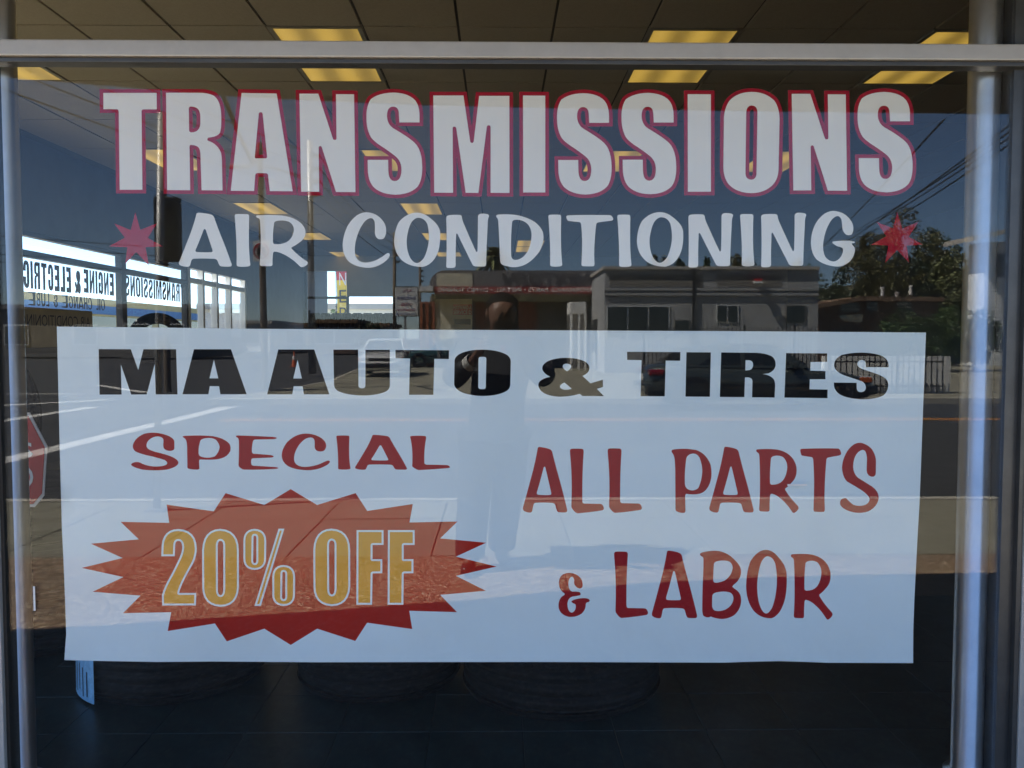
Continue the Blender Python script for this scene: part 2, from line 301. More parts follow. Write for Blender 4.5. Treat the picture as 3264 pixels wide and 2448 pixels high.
CAS = {
'A': parse('415,200 ~420,183 450,183 ~560,190 640,212 ~672,222 685,255 ~720,360 800,560 ~870,730 950,960 ~965,1000 930,1008 ~860,1012 795,1005 ~770,1000 755,965 735,915 ~722,895 690,890 ~520,880 370,888 ~345,893 338,915 ~325,960 315,990 ~305,1012 270,1011 ~200,1008 160,985 ~138,972 148,940 ~230,740 330,480 ~380,340 415,200|540,432 ~552,432 560,455 ~610,600 662,760 ~668,785 640,788 ~530,793 420,785 ~392,778 402,750 ~460,620 520,455 ~528,432 540,432', 540, 640, K5),
'I': parse('1000,235 ~1000,205 1035,205 ~1110,200 1190,205 ~1222,207 1222,240 ~1215,480 1220,720 ~1228,880 1240,970 ~1242,1000 1210,1005 ~1130,1018 1060,1007 ~1030,1003 1030,975 ~1032,800 1027,640 ~1015,400 1000,235', 540, 640, K5),
'R': parse('1330,240 ~1330,222 1360,222 ~1550,212 1720,225 ~1920,250 2020,345 ~2085,415 2085,480 ~2085,580 1990,640 ~1940,680 1880,708 ~1862,718 1875,735 ~1960,830 2100,925 ~2130,950 2115,970 ~2090,1000 2040,1018 ~2015,1022 2000,1005 ~1900,900 1780,835 ~1690,785 1610,778 ~1590,785 1588,810 ~1578,900 1580,975 ~1578,1000 1545,1002 ~1470,1003 1410,998 ~1380,990 1385,960 ~1400,800 1400,650 ~1400,450 1388,310 ~1385,275 1360,265 ~1330,255 1330,240|1605,340 ~1610,318 1650,308 ~1750,290 1830,320 ~1905,365 1908,440 ~1905,540 1830,610 ~1760,665 1640,665 ~1595,668 1588,645 ~1580,500 1605,340', 540, 640, K5),
'C': parse('440,150 ~540,150 620,220 ~695,290 700,380 ~700,450 670,490 ~630,515 590,495 ~555,470 552,410 ~555,330 550,280 ~535,225 500,227 ~440,230 390,310 ~330,400 300,540 ~280,660 300,720 ~330,800 420,808 ~540,805 640,735 ~700,690 720,682 ~745,680 748,705 ~745,740 700,780 ~600,870 470,875 ~310,870 220,800 ~135,720 132,590 ~130,460 200,320 ~310,150 440,150', 1060, 640, K6),
'O': parse('1110,155 ~1200,160 1280,230 ~1400,320 1405,420 ~1410,560 1380,660 ~1320,830 1180,863 ~1010,865 910,780 ~805,680 803,530 ~810,370 870,270 ~980,150 1110,155|1120,222 ~1200,225 1235,300 ~1265,400 1257,520 ~1240,660 1190,750 ~1140,815 1095,813 ~1030,800 990,690 ~960,590 970,480 ~990,350 1030,280 ~1075,222 1120,222', 1060, 640, K6),
'N': parse('1485,220 ~1487,195 1520,188 ~1600,180 1660,185 ~1690,190 1690,220 ~1695,260 1720,315 ~1790,480 1865,645 ~1872,668 1882,668 ~1892,665 1892,640 ~1900,400 1898,210 ~1900,180 1930,170 ~1970,163 2020,175 ~2048,185 2040,210 ~2025,240 2025,330 ~2010,600 2005,820 ~2005,855 1980,858 ~1920,860 1860,856 ~1835,850 1825,830 ~1730,640 1635,440 ~1628,427 1620,428 ~1612,432 1613,450 ~1605,640 1607,840 ~1605,870 1580,875 ~1535,880 1500,875 ~1480,868 1485,840 ~1495,540 1485,220', 1060, 640, K6),
'D': parse('88,205 ~88,185 115,180 ~220,172 320,182 ~470,200 590,275 ~705,360 706,470 ~705,580 640,680 ~540,810 430,848 ~330,880 250,858 ~235,848 215,850 ~165,840 145,810 ~138,780 137,720 ~130,500 118,300 ~115,240 105,230 ~88,215 88,205|298,275 ~305,250 340,248 ~420,240 490,295 ~545,350 550,440 ~550,560 500,660 ~430,770 340,772 ~290,770 285,720 ~275,480 298,275', 1560, 640, K6),
'T': parse('1005,205 ~1005,192 1030,190 ~1300,182 1570,187 ~1590,190 1600,205 ~1618,225 1615,245 ~1610,258 1570,263 ~1470,275 1420,283 ~1398,288 1395,310 ~1370,500 1368,700 ~1370,780 1372,820 ~1372,855 1350,855 ~1280,858 1220,853 ~1200,850 1202,820 ~1212,640 1210,500 ~1205,380 1198,310 ~1195,282 1170,277 ~1090,270 1040,263 ~1020,262 1015,245 ~1005,225 1005,205', 1560, 640, K6),
'G': parse('1760,142 ~1880,150 1960,230 ~2040,310 2035,400 ~2030,450 2010,475 ~1970,495 1930,475 ~1880,430 1878,360 ~1872,300 1868,270 ~1850,215 1810,215 ~1750,225 1700,310 ~1630,430 1610,600 ~1600,720 1640,790 ~1690,855 1760,856 ~1830,845 1870,770 ~1900,710 1885,670 ~1870,655 1820,645 ~1760,620 1740,590 ~1735,570 1770,572 ~1880,560 1980,562 ~2040,570 2057,580 ~2055,598 2015,600 ~2010,605 2020,620 ~2055,650 2058,690 ~2050,780 1990,850 ~1900,930 1810,928 ~1640,920 1520,830 ~1440,750 1437,590 ~1440,430 1510,310 ~1620,140 1760,142', 2260, 640, K8),
'S': parse('1925,78 ~1990,85 2055,145 ~2110,220 2110,300 2108,430 ~2105,478 2070,478 ~2030,478 2008,440 ~1998,420 2000,370 2003,270 ~2000,165 1955,162 ~1900,170 1865,240 ~1840,300 1842,370 ~1850,450 1900,490 ~1980,540 2060,590 ~2145,650 2142,730 ~2130,830 2020,885 ~1930,915 1840,895 ~1730,870 1690,810 ~1680,775 1700,745 ~1730,725 1760,730 ~1790,765 1840,805 ~1920,835 1990,805 ~2035,780 2033,735 ~2025,700 1960,650 ~1870,590 1770,535 ~1715,480 1710,370 ~1715,270 1770,180 ~1840,75 1925,78', 2220, 1390, 3.687),
's': parse('380,38 ~490,42 590,85 ~660,120 663,160 663,250 ~660,285 600,287 ~540,280 520,250 ~508,225 513,180 ~520,135 505,115 ~480,90 430,90 ~350,95 300,160 ~265,225 310,260 ~350,285 430,305 ~560,335 640,370 ~735,420 715,460 ~690,510 560,540 ~400,560 230,540 ~100,510 75,475 ~75,455 120,440 ~160,430 200,445 ~280,490 390,497 ~500,500 550,475 ~590,445 530,410 ~430,375 330,355 ~190,325 130,290 ~85,245 105,190 ~140,100 250,55 ~310,38 380,38', 400, 1370, 4.254),
'P': parse('775,92 ~780,82 820,80 ~1000,70 1180,85 ~1340,110 1410,190 ~1435,240 1420,290 ~1370,400 1180,405 ~1080,408 1020,402 ~1000,402 998,420 ~998,470 1003,520 ~1000,540 970,540 ~890,540 850,525 ~835,520 838,490 ~838,380 835,300 ~838,210 825,150 ~815,120 790,108 ~775,100 775,92|1015,150 ~1025,125 1080,115 ~1180,100 1230,140 ~1275,190 1275,240 ~1265,310 1210,360 ~1130,390 1040,368 ~1000,358 993,330 ~985,240 1015,150', 400, 1370, 4.254),
'E': parse('1497,85 ~1500,75 1530,76 ~1800,85 1990,95 ~2050,100 2053,112 ~2045,125 1990,128 ~1850,130 1760,132 ~1735,135 1730,155 ~1710,230 1715,300 ~1718,322 1740,325 ~1860,332 1970,342 ~2010,352 2010,363 ~2005,375 1960,377 ~1830,383 1730,386 ~1708,390 1706,410 ~1700,440 1708,468 ~1715,485 1740,487 ~1880,495 2040,505 ~2075,512 2072,520 ~2065,530 2010,532 ~1800,545 1610,540 ~1580,538 1545,505 ~1530,495 1533,460 ~1540,300 1537,170 ~1538,120 1520,108 ~1497,98 1497,85', 400, 1370, 4.254),
'l': parse('1638,90 ~1640,78 1680,77 ~1770,72 1830,80 ~1847,85 1843,110 ~1815,260 1820,420 ~1822,442 1850,447 ~1980,447 2110,452 ~2140,458 2150,478 ~2150,490 2110,492 ~1930,508 1750,517 ~1720,512 1670,475 ~1660,465 1665,440 ~1670,330 1662,230 ~1650,140 1638,90', 900, 1370, 4.0218),
'L': parse('652,170 ~655,150 680,148 ~740,145 795,150 ~815,155 813,185 ~795,450 797,760 ~797,790 820,793 ~920,795 1010,797 ~1040,800 1050,845 ~1052,870 1020,875 ~880,897 740,908 ~715,905 675,850 ~665,835 668,800 ~680,500 655,230 ~652,200 652,170', 1640, 1390, 3.687),
'&': parse('250,685 ~175,640 175,540 ~185,410 315,408 ~420,410 480,490 ~505,550 498,590 ~485,625 450,620 ~405,605 385,560 ~380,530 385,510 ~375,460 348,460 ~308,475 305,560 ~310,650 360,662 ~440,660 460,672 ~480,690 465,712 ~420,722 370,728 ~300,740 292,830 ~295,930 345,948 ~390,945 405,880 ~410,830 380,825 ~345,810 347,795 ~360,775 430,760 ~500,745 560,755 ~595,765 595,785 ~590,805 560,808 ~540,815 540,850 ~535,920 480,965 ~400,1015 310,1005 ~170,970 170,850 ~175,740 250,710 ~258,698 250,685', 1740, 1730, 4.254),
'B': parse('132,155 ~135,138 170,130 ~280,100 390,112 ~520,135 620,250 ~690,320 690,390 ~690,480 620,545 ~580,575 572,595 ~575,605 620,635 ~690,680 692,780 ~690,900 600,980 ~490,1050 380,1030 ~310,1015 285,1003 ~270,1002 260,1010 ~220,1020 180,990 ~163,970 163,900 ~165,600 178,350 ~180,240 178,210 ~170,190 150,180 ~130,170 132,155|322,290 ~325,260 370,250 ~460,230 530,255 ~580,290 575,350 ~560,450 470,510 ~380,550 330,540 ~310,530 312,490 ~315,380 322,290|300,720 ~305,690 350,675 ~460,650 540,675 ~590,700 585,770 ~570,860 470,910 ~380,940 325,915 ~298,890 297,850 ~297,780 300,720', 2200, 1730, 4.254),
'H': parse('0,5 ~0,0 8,0 26,0 ~34,0 34,8 34,68 80,68 80,8 ~80,0 88,0 106,0 ~114,0 114,8 114,158 ~114,166 106,166 88,166 ~80,166 80,158 80,98 34,98 34,158 ~34,166 26,166 8,166 ~0,166 0,158'),
'U': parse('0,5 ~0,0 8,0 26,0 ~34,0 34,8 34,110 ~34,136 58,136 ~80,136 80,110 80,8 ~80,0 88,0 106,0 ~114,0 114,8 114,112 ~114,168 58,168 ~0,168 0,112'),
}
BLK = {
'M': parse('100,93 520,95 617,365 685,95 1112,95 1130,685 845,685 832,290 728,685 525,687 390,295 400,687 112,688', 290, 1090, K6),
'A': parse('1345,95 1828,95 2033,683 1690,683 1672,578 1552,577 1533,683 1195,683|1605,232 1662,475 1547,475', 290, 1090, K6),
'U': parse('912,100 1235,100 1240,570 ~1240,605 1285,605 ~1330,605 1330,570 1330,103 1650,103 1650,560 ~1650,610 1610,640 ~1500,700 1290,698 ~1080,695 970,640 ~925,610 920,560', 840, 1090, K6),
'T': parse('90,150 908,155 905,288 683,286 668,833 297,832 312,280 92,275', 1980, 1090, K5),
'O': parse('560,100 ~760,100 880,165 ~935,200 935,260 928,560 ~925,610 880,640 ~760,708 560,706 ~370,700 260,640 ~200,600 195,550 200,240 ~205,195 260,160 ~370,100 560,100|513,225 ~515,195 540,195 590,195 ~615,197 615,225 607,590 ~605,615 580,615 540,615 ~512,612 510,585', 1400, 1090, K6),
'&': parse('1655,207 ~1830,207 1920,265 ~1985,320 1950,385 ~1920,425 1870,443 1975,540 2138,492 2138,588 2058,612 2152,708 1872,706 1836,678 ~1700,715 1560,715 ~1400,705 1330,640 ~1270,570 1310,515 ~1350,475 1450,455 ~1380,425 1350,370 ~1325,300 1420,250 ~1520,207 1655,207|1665,283 ~1722,287 1722,320 ~1715,360 1668,382 ~1625,360 1612,320 ~1612,285 1665,283|1637,530 1730,610 ~1670,632 1620,620 ~1560,600 1580,570 ~1600,540 1637,530', 1400, 1090, K6),
'I': parse('1000,157 1375,160 1360,840 985,838', 1980, 1090, K5),
'R': parse('1533,160 2020,165 ~2200,165 2300,215 ~2370,255 2368,350 ~2360,440 2260,480 ~2200,490 2170,492 ~2260,500 2320,550 ~2365,590 2360,680 2352,852 2006,848 2012,600 ~2005,545 1940,543 1898,543 1888,845 1512,843|1907,280 1960,280 ~2022,285 2022,350 ~2018,425 1960,432 1903,437', 1980, 1090, K5),
'E': parse('508,170 1138,175 1138,305 883,308 880,440 1112,447 1112,572 872,572 867,725 1145,730 1143,862 482,853', 2400, 1090, K5),
'S': parse('2078,388 1730,388 1728,320 ~1720,280 1660,280 ~1597,285 1600,350 ~1610,385 1680,415 1900,490 ~2070,550 2075,640 ~2080,750 2000,820 ~1880,880 1680,880 ~1450,870 1340,810 ~1245,750 1242,660 1242,622 1590,625 1592,720 ~1600,765 1650,768 ~1735,765 1730,690 ~1720,625 1660,600 ~1540,560 1420,520 ~1250,460 1243,360 ~1245,250 1360,200 ~1480,165 1650,163 ~1880,165 1990,220 ~2080,275 2082,360', 2400, 1090, K5),
}
OFFG = {
'2': parse('203,538 208,400 ~225,165 445,163 ~705,170 710,450 ~705,570 650,680 ~540,870 480,1000 ~440,1090 428,1150 ~425,1187 460,1187 700,1187 697,1325 215,1327 212,1200 ~230,1120 290,1000 ~390,820 470,650 ~535,520 537,420 ~530,292 445,292 ~365,295 363,400 358,538', 480, 1660, 5.027),
'0': parse('1115,160 ~1385,170 1383,480 1385,1060 ~1370,1345 1120,1348 ~860,1335 858,1060 855,470 ~870,165 1115,160|1118,290 ~1195,295 1195,400 1195,1100 ~1190,1222 1120,1222 ~1048,1215 1048,1100 1045,400 ~1050,292 1118,290', 480, 1660, 5.027),
'o': parse('1665,160 ~1825,165 1822,330 1820,600 ~1820,755 1665,757 ~1515,750 1517,600 1517,320 ~1520,165 1665,160|1668,208 ~1722,210 1725,270 1725,640 ~1720,710 1668,710 ~1615,705 1613,640 1618,270 ~1618,210 1668,208', 480, 1660, 5.027),
'/': parse('2072,157 2103,157 1743,1335 1705,1335', 480, 1660, 5.027),
'F': parse('1167,172 1522,172 1522,342 1385,342 ~1353,345 1353,380 1353,590 ~1355,617 1385,617 1503,617 1503,775 1385,778 ~1353,782 1353,815 1347,1258 1163,1258', 900, 1660, 4.809),
}
BURST = parse('460,108 697,142 757,50 952,110 1085,30 1218,110 1412,50 1470,140 1700,105 1683,198 1925,193 1838,278 2070,300 1917,370 2122,420 1917,467 2068,542 1838,563 1923,650 1682,643 1697,735 1470,703 1410,795 1218,733 1085,815 952,733 763,797 703,707 465,745 483,650 240,655 328,567 87,547 242,473 32,427 238,377 78,305 320,283 228,195 473,200', 240, 1540, 1.58)
STAR1 = parse('1058,200 1148,512 1440,395 1280,655 1548,803 1240,820 1298,1140 1075,905 880,1110 915,820 590,805 870,650 680,395 975,515', 240, 640, 5.53)
STAR2 = parse('1215,195 1305,488 1590,370 1420,635 1672,772 1382,790 1425,1090 1215,870 1003,1095 1060,790 755,775 1022,625 850,370 1140,485', 2640, 640, 5.53)

# ================================================================ MATERIALS
glass_mat('window_glass', (0.985, 0.99, 0.988), 0.0255)
glass_mat('side_glass', (0.97, 0.98, 0.98), 0.03)
mat('white_vinyl', (0.86, 0.845, 0.81), 0.6, spec=0.05, noise=(3, 0.02)); mat('red_vinyl', (0.36, 0.010, 0.030), 0.6, spec=0.05)
mat('banner_white', (0.75, 0.86, 0.90), 0.6, spec=0.08, noise=(2.5, 0.03), bump=(3.2, 0.8, 0.016)); mat('banner_black', (0.004, 0.004, 0.005), 0.6, spec=0.04)
mat('banner_red', (0.36, 0.014, 0.018), 0.6, spec=0.05, noise=(3, 0.05)); mat('burst_red', (0.42, 0.022, 0.012), 0.6, spec=0.05, noise=(3, 0.05)); mat('banner_yellow', (0.68, 0.33, 0.02), 0.6, spec=0.05)
mat('aluminium', (0.50, 0.48, 0.46), 0.45, 0.35, noise=(14, 0.06), bump=(60, 0.1, 0.001))
mat('dark_aluminium', (0.10, 0.10, 0.10), 0.35, 0.6, noise=(9, 0.15)); mat('gasket', (0.02, 0.018, 0.016), 0.6)
mat('post_metal', (0.80, 0.80, 0.80), 0.28, 0.95, noise=(7, 0.10))
mat('ceiling_tile', (0.35, 0.30, 0.215), 0.9, noise=(60, 0.08), bump=(220, 0.4, 0.002)); mat('ceiling_gap', (0.05, 0.047, 0.04), 0.9)
mat('lamp_lens', (0.6, 0.5, 0.3), 0.5, emit=((1.0, 0.62, 0.10), 0.085)); mat('lamp_frame', (0.25, 0.23, 0.18), 0.6)
mat('floor_tile', (0.024, 0.040, 0.037), 0.35, noise=(9, 0.35), bump=(30, 0.1, 0.001)); mat('floor_bounce', (0.13, 0.125, 0.11), 0.5, noise=(4, 0.1)); mat('floor_grout', (0.008, 0.009, 0.009), 0.8)
mat('tyre', (0.006, 0.006, 0.0065), 0.75, spec=0.25, noise=(30, 0.2)); mat('rubber_dark', (0.006, 0.006, 0.006), 0.7)
mat('blue_paper', (0.30, 0.58, 0.85), 0.6, noise=(40, 0.2)); mat('dark_print', (0.02, 0.03, 0.06), 0.7)
mat('wall_dark', (0.10, 0.11, 0.13), 0.8, noise=(3, 0.1)); mat('wall_grey', (0.16, 0.165, 0.17), 0.8, noise=(2, 0.1))
mat('wall_cream', (0.66, 0.62, 0.50), 0.8, noise=(3, 0.05)); mat('door_white', (0.62, 0.63, 0.62), 0.5)
mat('sign_red', (0.45, 0.015, 0.02), 0.45); mat('sign_white', (0.75, 0.75, 0.73), 0.5); mat('sign_black', (0.01, 0.01, 0.01), 0.5)
mat('maroon_vinyl', (0.05, 0.012, 0.010), 0.5); mat('beige_paper', (0.42, 0.36, 0.22), 0.8, noise=(6, 0.1)); mat('shelf_dark', (0.05, 0.05, 0.05), 0.6)
mat('soffit', (0.13, 0.11, 0.085), 0.9, noise=(3, 0.15)); mat('facade', (0.34, 0.31, 0.26), 0.85, noise=(2, 0.1))
mat('concrete', (0.215, 0.20, 0.148), 0.9, noise=(1.6, 0.16), bump=(80, 0.3, 0.003)); mat('kerb', (0.36, 0.335, 0.28), 0.9, noise=(2.5, 0.15), bump=(40, 0.3, 0.004))
mat('joint', (0.05, 0.045, 0.04), 0.95); mat('asphalt', (0.033, 0.034, 0.037), 0.9, noise=(0.7, 0.22), bump=(70, 0.4, 0.004))
mat('paint_white', (0.62, 0.61, 0.58), 0.7, noise=(2.5, 0.25)); mat('paint_yellow', (0.62, 0.24, 0.03), 0.7, noise=(3, 0.2))
def tubes(m):                                      # fluorescent tubes glowing through a prismatic lens
    N = m.node_tree; b = N.nodes['Principled BSDF']; tc = N.nodes.new('ShaderNodeTexCoord')
    wv = N.nodes.new('ShaderNodeTexWave'); wv.wave_profile = 'SIN'; wv.inputs['Scale'].default_value = 1.16; wv.inputs['Distortion'].default_value = 0.6; wv.inputs['Phase Offset'].default_value = 1.2
    N.links.new(tc.outputs['Object'], wv.inputs['Vector']); mr = N.nodes.new('ShaderNodeMapRange'); mr.inputs['To Min'].default_value = 0.032; mr.inputs['To Max'].default_value = 0.075
    N.links.new(wv.outputs['Fac'], mr.inputs['Value']); N.links.new(mr.outputs[0], b.inputs['Emission Strength'])
tubes(MATS['lamp_lens'])
def aggregate():
    m = bpy.data.materials.new('aggregate'); m.use_nodes = True; N = m.node_tree; b = N.nodes['Principled BSDF']
    b.inputs['Roughness'].default_value = 0.6
    tc = N.nodes.new('ShaderNodeTexCoord'); vo = N.nodes.new('ShaderNodeTexVoronoi'); vo.inputs['Scale'].default_value = 72
    N.links.new(tc.outputs['Object'], vo.inputs['Vector'])
    rp = N.nodes.new('ShaderNodeValToRGB'); cr = rp.color_ramp
    cols = [(0.05, (0.13, 0.075, 0.04)), (0.35, (0.30, 0.18, 0.09)), (0.6, (0.24, 0.16, 0.10)), (0.8, (0.44, 0.31, 0.19)), (1.0, (0.70, 0.58, 0.42))]
    cr.elements[0].position, cr.elements[1].position = cols[0][0], cols[-1][0]
    cr.elements[0].color, cr.elements[1].color = (*cols[0][1], 1), (*cols[-1][1], 1)
    for p, c in cols[1:-1]: e = cr.elements.new(p); e.color = (*c, 1)
    sp = N.nodes.new('ShaderNodeSeparateColor'); N.links.new(vo.outputs['Color'], sp.inputs[0]); N.links.new(sp.outputs[0], rp.inputs['Fac'])
    nz = N.nodes.new('ShaderNodeTexNoise'); nz.inputs['Scale'].default_value = 1.4; N.links.new(tc.outputs['Object'], nz.inputs['Vector'])
    hs = N.nodes.new('ShaderNodeMixRGB'); hs.blend_type = 'MULTIPLY'; hs.inputs['Fac'].default_value = 0.4
    N.links.new(rp.outputs['Color'], hs.inputs['Color1']); N.links.new(nz.outputs['Fac'], hs.inputs['Color2']); N.links.new(hs.outputs[0], b.inputs['Base Color'])
    bp = N.nodes.new('ShaderNodeBump'); bp.inputs['Strength'].default_value = 1.0; bp.inputs['Distance'].default_value = 0.007; bp.invert = True
    N.links.new(vo.outputs['Distance'], bp.inputs['Height']); N.links.new(bp.outputs['Normal'], b.inputs['Normal'])
    MATS['aggregate'] = m
aggregate()

# ================================================================ GROUND (setting)
XW0, XW1 = -4.7, 7.0                               # inner sides of the shop
bm = BM(); box(bm, -260, 260, -300, 200, -0.5, -0.12); struct('ground', bm, 'asphalt')
bm = BM(); box(bm, -16, -4.86, 0.3, 60, -0.4, -0.05); struct('bounce_lot', bm, 'concrete')  # pale concrete added beside the shop to bounce sunlight up to the ceiling
bm = BM(); box(bm, -4.95, 40, -3.18, -0.06, -0.4, -0.004); struct('paved_forecourt', bm, 'aggregate')
o = struct('sidewalk', bbox(-6.6, 40, -5.10, -3.18, -0.4, -0.02), 'joint')
sl = {}
for j, (ya, yb) in enumerate(((-4.36, -3.185), (-5.095, -4.372))):
    for i in range(-4, 12):
        xa = -2.30+0.93*i+0.004; xb = xa+0.922
        if xb < -6.5: continue
        if j not in sl:
            bm = bbox(0, 0.920, 0, yb-ya, -0.06, 0.0, bev=0.004)
            d = bpy.data.meshes.new('slab'); bm.to_mesh(d); bm.free(); d.materials.append(MATS['concrete']); sl[j] = d
        s = bpy.data.objects.new('slab', sl[j]); COL.objects.link(s); s.parent = o; s.location = (xa, ya, rnd.uniform(-0.0025, 0.0025))
        s.rotation_euler = (rnd.uniform(-.002, .002), 0, 0)
bm = BM(); box(bm, -6.6, 40, -5.27, -5.11, -0.4, 0.004); bmesh.ops.bevel(bm, geom=list(bm.edges), offset=0.02, segments=2, affect='EDGES'); struct('kerb', bm, 'kerb')
# far side of the street: a concrete corner with a rounded kerb return
far = [ref_g(u, v) for u, v in ((1150, 1176), (1075, 1208), (960, 1232), (850, 1247), (740, 1262), (690, 1274))]
far = [(p.x, p.y) for p in far]
FY = -18.2
pts = [(-4.2, -70), (far[0][0]-0.6, -44)] + far + [(far[-1][0]+1.2, FY), (60, FY), (60, -70)]
bm = BM(); prism(bm, [(x, y, -0.4) for x, y in pts], (0, 0, 0.4)); struct('far_lot', bm, 'concrete')
kp = far + [(far[-1][0]+1.2, FY), (10, FY), (60, FY)]
bm = BM()
for a, b in zip(kp[:-1], kp[1:]):
    a, b = Vector(a), Vector(b); t = (b-a).normalized(); n = Vector((t.y, -t.x))*0.16
    if n.y < 0: n = -n
    prism(bm, [(a.x, a.y, -0.3), (b.x, b.y, -0.3), (b.x+n.x, b.y+n.y, -0.3), (a.x+n.x, a.y+n.y, -0.3)], (0, 0, 0.315))
struct('far_kerb', bm, 'kerb')
def stripe(name, pts, m, label, cat, group=None):
    return tag(obj(name, sheet(pts, -0.116), m), label, cat, group)
stripe('crosswalk_line', [(-6.35, -8.0), (-6.02, -8.0), (-5.85, -17.4), (-6.2, -17.4)], 'paint_white', 'broad white crosswalk stripe crossing the street by the near corner', 'road marking')
stripe('crosswalk_edge_line', [(-9.6, -8.2), (-9.3, -8.2), (-8.9, -17.4), (-9.2, -17.4)], 'paint_white', 'second white crosswalk stripe farther from the sidewalk', 'road marking')
for k, (a, b) in enumerate((((10, 1292), (345, 1274)), ((316, 1228), (465, 1251)))):
    p, q = ref_g(*a, z=-0.116), ref_g(*b, z=-0.116); t = (q-p).normalized(); n = Vector((-t.y, t.x, 0))*0.13
    stripe('side_street_line', [p+n, q+n, q-n, p-n], 'paint_white', ['white stop line on the asphalt of the side street', 'thin slanting white line across the far side street'][k], 'road marking')
for k, y in enumerate((-13.9, -14.2)):
    stripe('centre_line', [(-5.2, y), (45, y), (45, y-0.11), (-5.2, y-0.11)], 'paint_yellow', 'long thin yellow line of the double centre line of the street', 'road marking', 'double yellow centre line')
for k in range(4):
    x = -14-k*7; stripe('lane_dash', [(x, -22), (x+2.6, -22), (x+2.6, -22.14), (x, -22.14)], 'paint_white', 'short white lane dash on the asphalt of the junction', 'road marking', 'lane dashes at the junction')

# ================================================================ SHOP SHELL (setting)
ZF, ZC = 0.10, 3.39
floor = struct('shop_floor', bbox(XW0, XW1, 0.06, 22, 0.0, ZF-0.006), 'floor_grout')
tm = None
for i in range(12):
    for j in range(6):
        if tm is None:
            bm = bbox(0, 0.3025, 0, 0.3025, -0.01, 0, bev=0.0012); tm = bpy.data.meshes.new('floor_tile'); bm.to_mesh(tm); bm.free(); tm.materials.append(MATS['floor_tile'])
        t = bpy.data.objects.new('floor_tile', tm); COL.objects.link(t); t.parent = floor
        t.location = (-1.75+0.3048*i, 0.075+0.3048*j, ZF+rnd.uniform(0, 0.0008))
bm = BM(); box(bm, -1.75+0.3048*12, XW1, 0.075, 1.9, ZF-0.008, ZF); box(bm, XW0, -1.752, 0.075, 1.9, ZF-0.008, ZF)
obj('floor_covering', bm, 'floor_tile', floor)
obj('bounce_floor_covering', bbox(XW0, XW1, 1.905, 22, ZF-0.008, ZF), 'floor_bounce', floor)  # unseen deeper floor, lightened so daylight bounces up to the ceiling
ceil = struct('ceiling', bbox(XW0, XW1, 0.05, 22, ZC+0.012, ZC+0.2), 'ceiling_gap')
LAMPS = {(-6, 0), (-2, 0), (2, 0), (5, 0), (-6, 3), (-2, 3), (2, 3), (5, 3), (-6, 6), (-2, 6), (-6, 9), (-2, 9), (1, 10), (-6, 12), (-2, 12), (1, 11)}
pm = None
for i in range(-7, 12):
    for j in range(-3, 15):
        x = -0.258+0.61*i; y = 3.26+1.22*j
        if (i, j) in LAMPS or x < XW0-0.35 or x > XW1-0.1: continue
        if pm is None:
            bm = bbox(0.009, 0.601, 0.009, 1.211, -0.008, 0.008, bev=0.002); pm = bpy.data.meshes.new('ceiling_panel'); bm.to_mesh(pm); bm.free(); pm.materials.append(MATS['ceiling_tile'])
        if i >= 5 and j > 6 or j < -1 or i > 9: continue
        p = bpy.data.objects.new('ceiling_panel', pm); COL.objects.link(p); p.parent = ceil; p.location = (x, y, ZC+rnd.uniform(0, 0.002))
bm = BM(); box(bm, -0.258+0.61*10, XW1, 0.06, 22, ZC-0.004, ZC+0.006); box(bm, -0.258+0.61*5, -0.258+0.61*10, 3.26+1.22*7, 22, ZC-0.004, ZC+0.006)
box(bm, XW0, -0.258+0.61*10, 0.06, 3.26-1.22, ZC-0.004, ZC+0.006)
obj('plain_ceiling', bm, 'ceiling_tile', ceil)
ROWS = {0: 'first', 3: 'second', 6: 'third', 9: 'fourth', 12: 'fifth', 10: 'front staggered', 11: 'rear staggered'}
COLS = {-6: 'beside the glazed side wall', -2: 'over the left of the lettering', 2: 'over the right half', 5: 'in the dim right corner', 1: 'deep in the shop'}
lm = fm = None
for n, (i, j) in enumerate(sorted(LAMPS)):
    x = -0.258+0.61*i; y = 3.26+1.22*j
    t = thing('ceiling_light', f'yellow ceiling light panel, {ROWS[j]} row from the window, {COLS[i]}', 'ceiling light', (x, y, ZC), group='ceiling lights of the shop')
    if lm is None:
        bm = bbox(0.035, 0.575, 0.03, 1.19, -0.010, -0.002); lm = bpy.data.meshes.new('lens'); bm.to_mesh(lm); bm.free(); lm.materials.append(MATS['lamp_lens'])
        bm = BM()
        for q in ((0.004, 0.034, 0.004, 1.216), (0.576, 0.606, 0.004, 1.216), (0.035, 0.575, 0.004, 0.029), (0.035, 0.575, 1.191, 1.216)): box(bm, *q, -0.014, 0.010)
        fm = bpy.data.meshes.new('frame'); bm.to_mesh(fm); bm.free(); fm.materials.append(MATS['lamp_frame'])
    obj('lens', lm, 'lamp_lens', t); obj('frame', fm, 'lamp_frame', t)
